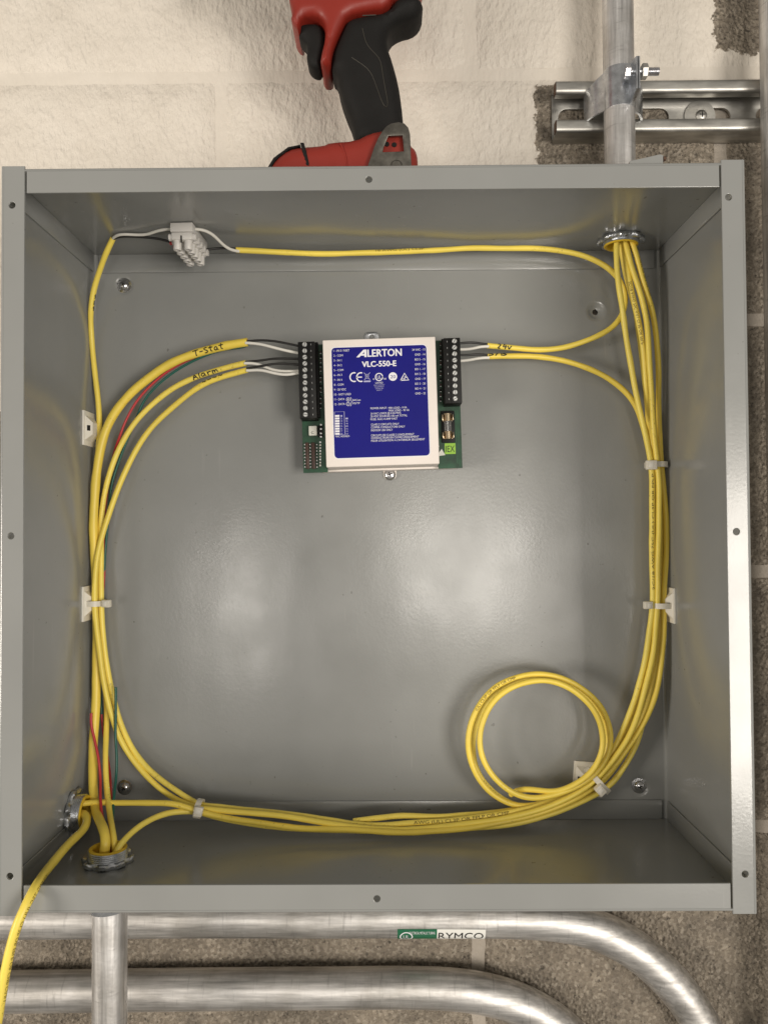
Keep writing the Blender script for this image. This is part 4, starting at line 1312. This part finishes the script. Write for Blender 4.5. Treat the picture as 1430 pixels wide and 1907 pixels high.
# traces on the right
for off in (0.0016, 0.0028, 0.0040):
    add('copper_trace', cbox(pr0 - off - 0.00025, pr0 - off, pb0 + off, pb0 + 0.045, HP + 0.00005, HP + 0.0001, 0), mat('copper_trace', (0.02, 0.15, 0.06), 0.35) if off < 0.0017 else bpy.data.materials['copper_trace'], ctl, False)
def terminal_block(px0, px1, py0, py1, n, sx, ys, left):
    t_h = 0.0345
    o = add('terminal_block', pbox(px0, px1, py0, py1, HP, t_h, 0.0005), M['black'], ctl)
    # raised spine and separators
    a = cl(px0, (py0 + py1) / 2, t_h)[0]
    b = cl(px1, (py0 + py1) / 2, t_h)[0]
    tv = cl((px0 + px1) / 2, py0, t_h)[1]
    dv = cl((px0 + px1) / 2, py1, t_h)[1]
    mid = a + (b - a) * (0.60 if left else 0.40)
    add('ridge', cbox(mid - 0.0004, mid + 0.0004, dv + .0004, tv - .0004, t_h - 0.001, t_h + 0.0009, 0.0002), M['black'], o)
    sp_ = None
    k2 = a + (b - a) * (0.78 if left else 0.22)
    for k in range(n):
        py = ys[0] + (ys[1] - ys[0]) * k / (n - 1)
        px = sx[0] + (sx[1] - sx[0]) * k / (n - 1)
        u, v = cl(px, py, t_h)
        ang = random.uniform(0, PI)
        mx_pos = cw(u, v, t_h)
        if sp_ is None:
            well = lathe([(0.00185, -0.0003), (0.00185, 0.0002), (0.0015, 0.0005)], 14)
            sl = box(-0.0017, 0.0017, -0.0002, 0.0002, 0.0003, 0.00056)
            sp_ = proto('terminal_screw', [well, sl], [M['solder'], M['hole_shade']], o, mx_pos, (PI / 2, ang, 0))
        else:
            inst(sp_, o, mx_pos, (PI / 2, ang, 0))
        add('release_mark', cbox(k2 - 0.00012, k2 + 0.00012, v - 0.0009, v + 0.0003, t_h - 0.0002, t_h + 0.00012, 0), M['solder'], o, False)
        eu = a - 0.00005 if left else b + 0.00005
        add('wire_entry', cbox(min(eu, eu + (0.0009 if left else -0.0009)), max(eu, eu + (0.0009 if left else -0.0009)), v - 0.0015, v + 0.0015, HP + 0.006, HP + 0.0105, 0), M['hole_shade'], o, False)
    return o
terminal_block(556.5, 588, 636, 779, 12, (567.5, 569), (641.3, 772), True)
terminal_block(827, 858.5, 629, 751, 10, (846, 847.5), (635, 742.3), False)
# small parts between blocks and cover
for px, ys in ((597.5, [655, 664, 672, 680, 688, 700, 708, 719, 727, 739, 748, 757]), (820.5, [640, 650, 658, 668, 676, 688, 696, 706, 716, 726, 735, 744])):
    for k, py in enumerate(ys):
        add('chip_part', pbox(px - 2.2, px + 2.0, py - 2, py + 2, HP, HP + 0.0009, 0.0001), M['black'] if k % 2 else M['resistor'], ctl, False)
        add('solder_joint', pbox(px - 1.5, px + 1.2, py + 2.5, py + 4, HP, HP + 0.0005, 0.0001), M['solder'], ctl, False)
for px0, px1, py0, py1 in ((588.5, 594, 637, 777), (823.5, 827, 631, 750)):
    add('pin_header', pbox(px0, px1, py0, py1, HP, HP + 0.007, 0.0003), M['black'], ctl)
# fuse
fh = add('fuse_holder', pbox(822, 846.5, 765, 824, HP, HP + 0.0022, 0.0004), M['black'], ctl)
fu, fv0 = cl(834.5, 820, HP + 0.006)
_, fv1 = cl(834.5, 768, HP + 0.006)
def ftube(va, vb, r, h, m, nm, n=16):
    g = lathe([(r, 0), (r, vb - va)], n)
    mx = Matrix.Translation(cw(fu, va, h)) @ Matrix.Rotation(-TILT, 4, 'Y')
    return add(nm, xf(g, mx), M[m], fh)
ftube(fv0 + 0.005, fv1 - 0.005, 0.0027, HP + 0.0060, 'glass', 'glass_tube')
ftube(fv0 + 0.005, fv1 - 0.005, 0.0003, HP + 0.0060, 'solder', 'fuse_wire', 6)
for va, vb in ((fv0 + 0.001, fv0 + 0.0068), (fv1 - 0.0068, fv1 - 0.001)):
    ftube(va, vb, 0.0031, HP + 0.0060, 'brass', 'end_cap')
    for s in (-1, 1):
        add('spring_clip', cbox(fu + s * 0.0040 - 0.0003, fu + s * 0.0040 + 0.0003, va + .0006, vb - .0006, HP + 0.002, HP + 0.0085, 0.0002), M['brass'], fh)
    add('spring_clip', cbox(fu - 0.0043, fu + 0.0043, va + .0006, vb - .0006, HP + 0.0022, HP + 0.0027, 0.0001), M['brass'], fh)
# lime sticker with its mark
st = add('inspection_sticker', pbox(828, 848, 825.5, 845.5, HP, HP + 0.0003, 0), M['lime'], ctl, False)
ub, vb_ = cl(830, 842, HP + 0.0003)
ut, vt_ = cl(846, 829, HP + 0.0003)
add('lettering', fit_text('IEX', ub, ut, vb_, vt_, lambda u, v: cw(u, v, HP + 0.00045)), M['ink'], st, False)
for tri in (((813, 849.5), (829, 847.5), (822, 836)), ((812, 832), (818, 831.5), (812, 823))):
    q = [cl(a, b, HP + 0.0012) for a, b in tri]
    V = [cw(a, b, HP + 0.0002) for a, b in q] + [cw(a, b, HP + 0.0016) for a, b in q]
    add('white_tab', (V, [(0, 2, 1), (3, 4, 5), (0, 1, 4, 3), (1, 2, 5, 4), (2, 0, 3, 5)]), M['white'], ctl, False)
# left bottom: white part, resistor networks, pin rows
wp = add('indicator_block', pbox(575, 590, 793, 811, HP, HP + 0.0035, 0.0005), M['white'], ctl)
add('lettering', fit_text('C', *(lambda a, b: (a[0], b[0], a[1], b[1]))(cl(579.5, 808, HP + .0035), cl(584.5, 803, HP + .0035)), lambda u, v: cw(u, v, HP + 0.0037)), M['ink'], wp, False)
add('chip_part', pbox(591.5, 601, 792, 814, HP, HP + 0.0016, 0.0002), M['black'], ctl)
for py in (791, 799, 807, 813.5):
    add('solder_joint', pbox(596, 599.5, py - 1.5, py + 1.5, HP + .0015, HP + 0.0020, 0.0001), M['solder'], ctl, False)
for px0, px1 in ((569.5, 575.5), (580.5, 587)):
    add('resistor_network', pbox(px0, px1, 824, 873, HP, HP + 0.0024, 0.0003), M['resistor'], ctl)
pin = None
for px, rr in ((567.6, 0.00062), (577.7, 0.00062), (590.0, 0.0005)):
    for k in range(8):
        u, v = cl(px + k * 0.08, 828 + k * 5.95, HP + 0.002)
        pos = cw(u, v, HP + 0.0012)
        if pin is None:
            pin = proto('solder_pin', [lathe([(0.00066, -0.001), (0.00066, 0.0008), (0.0004, 0.0012)], 8)], [M['solder']], ctl, pos, (PI / 2, 0, 0))
        else:
            inst(pin, ctl, pos, (PI / 2, 0, 0))
for k in range(9):
    add('chip_part', pbox(595, 598, 822 + k * 5.4, 825 + k * 5.4, HP, HP + 0.0006, 0), M['white'] if k % 3 else M['solder'], ctl, False)
# mounting ears and screw
u, v = cl(726, 884, 0.002)
ear = plate(rrect(u - 0.0052, u + 0.0052, v - 0.0040, v + 0.0100, 0.0038), [], 0.0012, lambda a, b, h: cw(a, b, h + 0.0002), 0.0002)
add('mounting_ear', ear, M['casing'], ctl)
mx = axis_matrix(cw(u, v, 0.0014), (0, -1, 0)) @ Matrix.Rotation(0.4, 4, 'Z')
hd = lathe([(0.0046, 0), (0.0047, 0.0008), (0.0044, 0.0018), (0.0034, 0.0027), (0.0018, 0.0032), (0.0006, 0.0033)], 24)
cr = join(box(-0.0021, 0.0021, -0.0004, 0.0004, 0.002, 0.00335), box(-0.0004, 0.0004, -0.0021, 0.0021, 0.002, 0.0033))
add('mounting_screw', xf(hd, mx), M['chrome'], ctl, extra=[(xf(cr, mx), M['hole_shade'])])
u, v = cl(692, 625, 0.002)
ear = plate(rrect(u - 0.0056, u + 0.0056, v - 0.0080, v + 0.0032, 0.0032), [circle(u, v - .0005, 0.0018, 12)], 0.0012, lambda a, b, h: cw(a, b, h + 0.0002), 0.0002)
add('mounting_ear', ear, M['zinc'], ctl)
# label
LH = HC + 0.0002
corner = [cl(619, 648, LH), cl(796, 642, LH), cl(621.5, 853, LH), cl(797.5, 849, LH)]
lu0, lu1 = (corner[0][0] + corner[2][0]) / 2, (corner[1][0] + corner[3][0]) / 2
lv1, lv0 = (corner[0][1] + corner[1][1]) / 2, (corner[2][1] + corner[3][1]) / 2
add('label_border', plate(rrect(lu0 - .0007, lu1 + .0007, lv0 - .0007, lv1 + .0007, 0.0032), [], 0.0002, lambda a, b, h: cw(a, b, HC + h)), M['white_ink'], ctl, False)
lab = add('label', plate(rrect(lu0, lu1, lv0, lv1, 0.0028), [], 0.0002, lambda a, b, h: cw(a, b, HC + 0.0002 + h)), M['blue'], ctl, False)
LF = HC + 0.00055
lw = lambda a, b: cw(a, b, LF)
def lpx(px, py):
    return cl(px, py, LF)
def ltext(s, px0, px1, py_base, py_cap, m='white_ink', bold=False):
    a = lpx(px0 if px0 is not None else px1, py_base)
    b = lpx(px1 if px1 is not None else px0, py_cap)
    g = fit_text(s, a[0] if px0 is not None else None, b[0] if px1 is not None else None, a[1], a[1] + abs(lpx(700, py_cap)[1] - lpx(700, py_base)[1]), lw)
    if bold:
        d = 0.00022
        gs = [g]
        for dx, dy in ((d, 0), (-d, 0), (0, d * .6), (0, -d * .6)):
            k = fit_text(s, a[0] + dx, b[0] + dx, a[1] + dy, a[1] + dy + abs(lpx(700, py_cap)[1] - lpx(700, py_base)[1]), lambda u, v, q=len(gs): cw(u, v, LF + 0.00001 * q))
            gs.append(k)
        g = join(*gs)
    return add('lettering', g, M[m], lab, False)
# maker's name: slanted A, then LERTON
A_ = [lpx(663.4, 665.5), lpx(676.5, 651.5), lpx(680, 651), lpx(682.5, 651), lpx(682.8, 664.9), lpx(678.6, 665), lpx(678.5, 662.2), lpx(671.8, 662.4), lpx(669.2, 665.3)]
hole = [lpx(674.6, 659.4), lpx(678.4, 659.3), lpx(678.3, 655.2)]
add('lettering', plate(A_, [hole], 0.00005, lambda a, b, h: cw(a, b, LF + h)), M['white_ink'], lab, False)
ltext('LERTON', 684.8, 747.4, 664.3, 650.4, bold=True)
ltext('VLC-550-E', 674.6, 737.4, 683.4, 672.8, bold=True)
Lrows = ['1 - IN 0 / RSET', '2 - COM', '3 - IN 1', '4 - IN 2', '5 - COM', '6 - IN 3', '7 - IN 4', '8 - COM', '9 - 20 VDC', '10 - NOT USED', '11 - DATA', '12 - DATA']
Lw = [29.5, 17, 14.5, 15, 17.5, 15, 15, 17.5, 22, 31, 19, 19.5]
for k, (s, wd_) in enumerate(zip(Lrows, Lw)):
    y = 655.2 + k * 9.05
    ltext(s, 621.3 + k * 0.14, 621.3 + k * 0.14 + wd_, y, y - 4.0)
Rrows = ['24 VAC - 13', 'GND - 14', 'BO 5 - 15', 'GND - 16', 'BO 1 - 17', 'BO 2 - 18', 'GND - 19', 'BO 3 - 20', 'BO 4 - 21', 'GND - 22']
for k, s in enumerate(Rrows):
    y = 653.2 + k * 9.05
    wd_ = 24 if k == 0 else 19
    ltext(s, 791.3 + k * 0.1 - wd_, 791.3 + k * 0.1, y, y - 4.0)
body = [('POWER INPUT:', 690, 720.5, 762.4), ('MIN LOAD - 9 VA', 723.5, 757.5, 761.6), ('MAX LOAD - 90 VA', 724, 762, 766.4), ('24 VAC LOADS @ 0.5A MAX', 690.2, 746.8, 772.2), ('20 VDC SOURCES 100 mA TOTAL', 690.2, 758.3, 777.4), ('FUSE: AGC-4 AMP FAST', 690.2, 740, 782.8),
        ('CLASS 2 CIRCUITS ONLY', 690.8, 743, 792.6), ('COPPER CONDUCTORS ONLY', 690.9, 754, 797.9), ('INDOOR USE ONLY', 691, 731, 803.3),
        ('CIRCUITS DE CLASSE 2 UNIQUEMENT', 691, 771, 812.8), ("CONDUCTEURS EN CUIVRE UNIQUEMENT", 691.2, 780, 817.6), ("POUR UTILISATION A L'INTERIEUR SEULEMENT", 691.3, 791, 822.8)]
for s, a, b, y in body:
    ltext(s, a, b, y, y - 3.9)
ltext('BACnet', 657, 671.5, 746.8, 743.2)
ltext('MS/TP', 657, 670, 752.8, 749.2)
ltext('MAC ADDRESS', 625, 651, 814.5, 811.2)
gs = []
for cy_, sg in ((744, '+'), (752.5, '-')):
    c = lpx(648.3, cy_)
    gs.append(ribbon([(c[0] + .0013 * math.cos(a), c[1] + .0013 * math.sin(a)) for a in [2 * PI * k / 16 for k in range(17)]], 0.0003, lw))
    gs.append(ribbon([(c[0] - .0006, c[1]), (c[0] + .0006, c[1])], 0.0003, lw))
    if sg == '+':
        gs.append(ribbon([(c[0], c[1] - .0006), (c[0], c[1] + .0006)], 0.0003, lw))
gs.append(ribbon([lpx(652.5, 740), lpx(654, 741.5), lpx(654, 746), lpx(655.5, 748), lpx(654, 750), lpx(654, 754.5), lpx(652.5, 756)], 0.0003, lw))
add('bracket_mark', join(*gs), M['white_ink'], lab, False)
# CE, bin, UL, 20, tick-triangle
gs = []
for cx_, bar in ((659.5, False), (672, True)):
    c = lpx(cx_, 702.3)
    gs.append(ribbon([(c[0] + .0031 * math.cos(math.radians(a)), c[1] + .0033 * math.sin(math.radians(a))) for a in range(75, 286, 15)], 0.0009, lw))
    if bar:
        gs.append(ribbon([(c[0] - .003, c[1]), (c[0] + .0005, c[1])], 0.0008, lw))
add('approval_mark', join(*gs), M['white_ink'], lab, False)
c = lpx(683.5, 700.5)
bn = [ribbon([(c[0] + a, c[1] + b) for a, b in q], 0.0004, lw) for q in ([(-.0013, .0014), (-.0009, -.0018), (.0009, -.0018), (.0013, .0014), (-.0015, .0014)], [(-.0022, .0026), (.0020, -.0026)], [(.0022, .0026), (-.0020, -.0026)], [(-.0012, .0004), (.0012, .0004)])]
bn.append(ribbon([(c[0] - .0021, c[1] - .0039), (c[0] + .0021, c[1] - .0039)], 0.0011, lw))
add('bin_mark', join(*bn), M['dim_ink'], lab, False)
c = lpx(705.8, 702)
add('approval_mark', join(ribbon([(c[0] + .0027 * math.cos(a), c[1] + .0027 * math.sin(a)) for a in [2 * PI * k / 24 for k in range(25)]], 0.0007, lw),
    fit_text('UL', c[0] - .0015, c[0] + .0015, c[1] - .0013, c[1] + .0013, lw), fit_text('c', c[0] - .0046, c[0] - .0034, c[1] - .002, c[1] - .0005, lw),
    fit_text('us', c[0] + .0034, c[0] + .0054, c[1] - .002, c[1] - .0003, lw), fit_text('LISTED', c[0] - .0028, c[0] + .0028, c[1] - .0050, c[1] - .0036, lw)), M['white_ink'], lab, False)
for k, (s, wd_) in enumerate((('ENERGY MANAGEMENT', .0040), ('EQUIPMENT', .0035), ('LISTED 9N', .0029), ('E96717', .0020))):
    add('lettering', fit_text('IIIIIIIIIII'[:11 - k * 2] if False else s, c[0] - wd_, c[0] + wd_, c[1] - .0065 - k * .0013, c[1] - .0056 - k * .0013, lw), M['dim_ink'], lab, False)
c = lpx(731.5, 701.3)
g = plate(circle(c[0], c[1], .0032, 24), [], 0.00004, lambda a, b, h: cw(a, b, LF + h))
add('approval_mark', g, M['white_ink'], lab, False)
add('lettering', fit_text('20', c[0] - .0019, c[0] + .0019, c[1] - .0013, c[1] + .0013, lambda a, b: cw(a, b, LF + 0.0001)), M['blue'], lab, False)
c = lpx(753.3, 702)
tri = [(c[0] - .0030, c[1] - .0024), (c[0] + .0030, c[1] - .0024), (c[0], c[1] + .0028)]
add('approval_mark', join(ribbon(tri + [tri[0]], 0.0008, lw), ribbon([(c[0] - .0010, c[1] - .0012), (c[0] - .0002, c[1] - .0018), (c[0] + .0004, c[1] + .0006), (c[0] + .0012, c[1] - .0004)], 0.0006, lw)), M['white_ink'], lab, False)
# address switch diagram
a, b = lpx(624, 810), lpx(641, 766.5)
gs = [ribbon([(a[0], a[1]), (b[0], a[1]), (b[0], b[1]), (a[0], b[1]), (a[0], a[1])], 0.0004, lw)]
add('switch_diagram', join(*gs), M['dim_ink'], lab, False)
for k in range(8):
    p = lpx(628.2 + k * .05, 774.6 + k * 4.75)
    add('switch_cell', join(ribbon([(p[0] - .0011, p[1]), (p[0] + .0011, p[1])], 0.0014, lw)), M['white_ink'], lab, False)
    p2 = lpx(636 + k * .05, 774.6 + k * 4.75)
    add('switch_number', fit_text('%d' % (k + 1), p2[0] - .0006, p2[0] + .0006, p2[1] - .0006, p2[1] + .0007, lw), M['dim_ink'], lab, False)
    p3 = lpx(645 + k * .05, 774.6 + k * 4.75)
    if k > 0:
        add('switch_number', fit_text(['', '1', '2', '4', '8', '16', '32', '64'][k], p3[0] - .0006, p3[0] + .0012, p3[1] - .0006, p3[1] + .0006, lw), M['dim_ink'], lab, False)

# ================================================================== the drill standing on the enclosure
DY = 0.078
drill = thing('cordless_drill', 'red and black cordless drill standing on its battery on top of the enclosure', 'drill', P(640, 389, DY))
def dz(pts, y=DY):
    return [(P(a, b, y).x, P(a, b, y).z) for a, b in pts]
ztop = TH + 0.0004
F0 = DY - 0.020        # outlines were seen on the near face
hand = [(646, 24), (684, 15), (722, 10), (740, -18), (772, -24), (790, -8), (784, 9), (770, 20), (745, 26), (728, 38), (721, 58), (722, 76), (731, 101), (742, 141), (748, 181), (752, 222), (753, 262), (662, 262), (659, 242), (654, 216), (641, 186), (631, 156), (625, 126), (615, 117), (618, 88), (626, 68), (636, 45)]
add('handle', pillow(chaikin(dz(hand, F0), 1), DY, 0.0190, 0.0105, 6), M['drill_black'], drill, True, 35)
body_ = [(533, -60), (536, -10), (543, 17), (540, 30), (546, 42), (556, 50), (560, 26), (588, 22), (601, 33), (605, 50), (604, 70), (598, 94), (595, 112), (614, 118), (617, 90), (625, 66), (635, 44), (646, 22), (684, 13), (722, 8), (735, -20), (775, -30), (792, -60), (796, -130), (780, -168), (720, -182), (600, -184), (560, -176), (533, -150)]
add('housing', pillow(chaikin(dz(body_, F0), 1), DY, 0.0205, 0.0060, 5), M['drill_red'], drill, True, 35)
add('gear_case', xf(lathe([(0.018, 0.0), (0.0235, 0.002), (0.0240, 0.012), (0.0215, 0.020), (0.0200, 0.028), (0.0175, 0.030), (0.0165, 0.050), (0.0125, 0.058), (0.006, 0.060)], 32),
    axis_matrix((P(540, 0, DY).x + 0.006, DY, P(540, -75, DY).z), (-1, 0, 0))), M['drill_black'], drill)
trig = [(551, 28), (572, 24), (590, 25), (600, 36), (604, 62), (598, 95), (594, 111), (581, 110), (571, 102), (567, 88), (569.5, 66), (561, 57), (551, 47)]
add('trigger', pillow(chaikin(dz(trig, F0), 2), DY - 0.001, 0.0110, 0.0058, 6), M['drill_black'], drill, True, 50)
def dline(pts, y, wid, m, nm):
    V = [P(a, b, y) for a, b in pts]
    pa = Path(V, 0.003, 2)
    return add(nm, pa.tube(wid, 6), M[m], drill, True, 60)
yl = DY - 0.0190
dline([(675, 53), (683, 84), (691, 94), (707, 107), (712, 135), (722, 190), (724, 200), (719, 203), (714, 196), (700, 158), (690, 133), (683, 126), (655, 107)], yl, 0.00032, 'drill_line', 'moulded_line')
dline([(675, 29), (700, 28)], yl, 0.0004, 'drill_line', 'moulded_line')
F1 = DY - 0.033
batt = [(496, 312), (510, 290), (535, 271), (558, 266), (601, 263), (612, 257), (661, 254), (687, 240), (717, 234), (752, 234), (763, 246), (765, 263), (775, 271), (779, 286), (779, 330), (779, 360)]
bo = dz(batt, F1)
bo = [(x, z) for x, z in bo] + [(bo[-1][0], ztop + 0.002), (bo[-1][0] - .003, ztop), (bo[0][0] + .003, ztop), (bo[0][0], ztop + 0.003)]
add('battery', pillow(chaikin(bo, 1), DY, 0.0330, 0.0090, 5), M['drill_red'], drill, True, 35)
st_ = [(559, 265), (566, 265), (573, 290), (578, 312), (571, 312), (565, 290)]
so = dz(st_, F1)
so += []
add('battery_stripe', pillow(so, DY, 0.0334, 0.0009, 3), M['drill_black'], drill, True, 35)
br = [(494, 312), (508, 289), (535, 269), (558, 264), (557, 267), (536, 273), (513, 292), (500, 313)]
add('battery_bumper', pillow(dz(br, F1), DY, 0.0300, 0.0009, 3), M['drill_black'], drill, True, 35)
dline([(634, 268), (643, 285), (646, 305), (646, 330)], F1 + 0.0002, 0.0007, 'drill_red', 'moulded_line')
YC = F1 - 0.0045
clip = [(676, 335), (685, 308), (696.6, 274), (704, 257), (712, 244), (719, 235), (728, 229.5), (742, 227), (753, 229.5), (760, 237), (763.5, 249), (766, 308), (767, 335)]
wnd = [(723, 252.5), (750, 251.5), (752, 281.5), (712.5, 283), (714, 275)]
add('belt_clip', plate(dz(clip, YC), [dz(wnd, YC)], 0.0018, lambda u, v, h: Vector((u, YC + h, v)), 0.0004), M['clip'], drill, True, 50)
for a, b in ((720.5, 269), (734, 270)):
    add('clip_hole', xf(lathe([(0.0016, 0), (0.0016, 0.0006)], 14), axis_matrix(P(a, b, F1), (0, -1, 0))), M['drill_black'], drill)
add('clip_screw', xf(lathe([(0.0040, 0), (0.0040, 0.005), (0.003, 0.006)], 18), axis_matrix(P(738, 315, F1), (0, -1, 0))), M['clip'], drill)

# small scrap of sheet lying on the front of the box top, beside the conduit
scrap = thing('metal_scrap', 'small bent grey metal scrap lying on the enclosure top beside the upright conduit', 'scrap', P(1206, 298, 0.010))
ys_ = 0.005
pz = [(P(a, b, ys_).x, max(TH + 0.0003, P(a, b, ys_).z)) for a, b in ((1172, 310), (1234, 310), (1234, 289), (1228, 287.5), (1200, 294), (1172, 300))]
V = [Vector((x, ys_, z)) for x, z in pz] + [Vector((x + 0.001, ys_ + 0.012, z)) for x, z in pz]
n = len(pz)
add('sheet', (V, [tuple(range(n)), tuple(range(2 * n - 1, n - 1, -1))] + [(i, (i + 1) % n, (i + 1) % n + n, i + n) for i in range(n)]), M['paint'], scrap, False)
add('burr', xf(lathe([(0.0013, 0), (0.0015, 0.001), (0.0010, 0.0022)], 10), axis_matrix((P(1237, 292, ys_).x, ys_ + 0.003, max(TH + 0.0016, P(1237, 293, ys_).z)), (0.3, -1, 0))), M['rust'], scrap)

SC.render.engine = 'CYCLES'
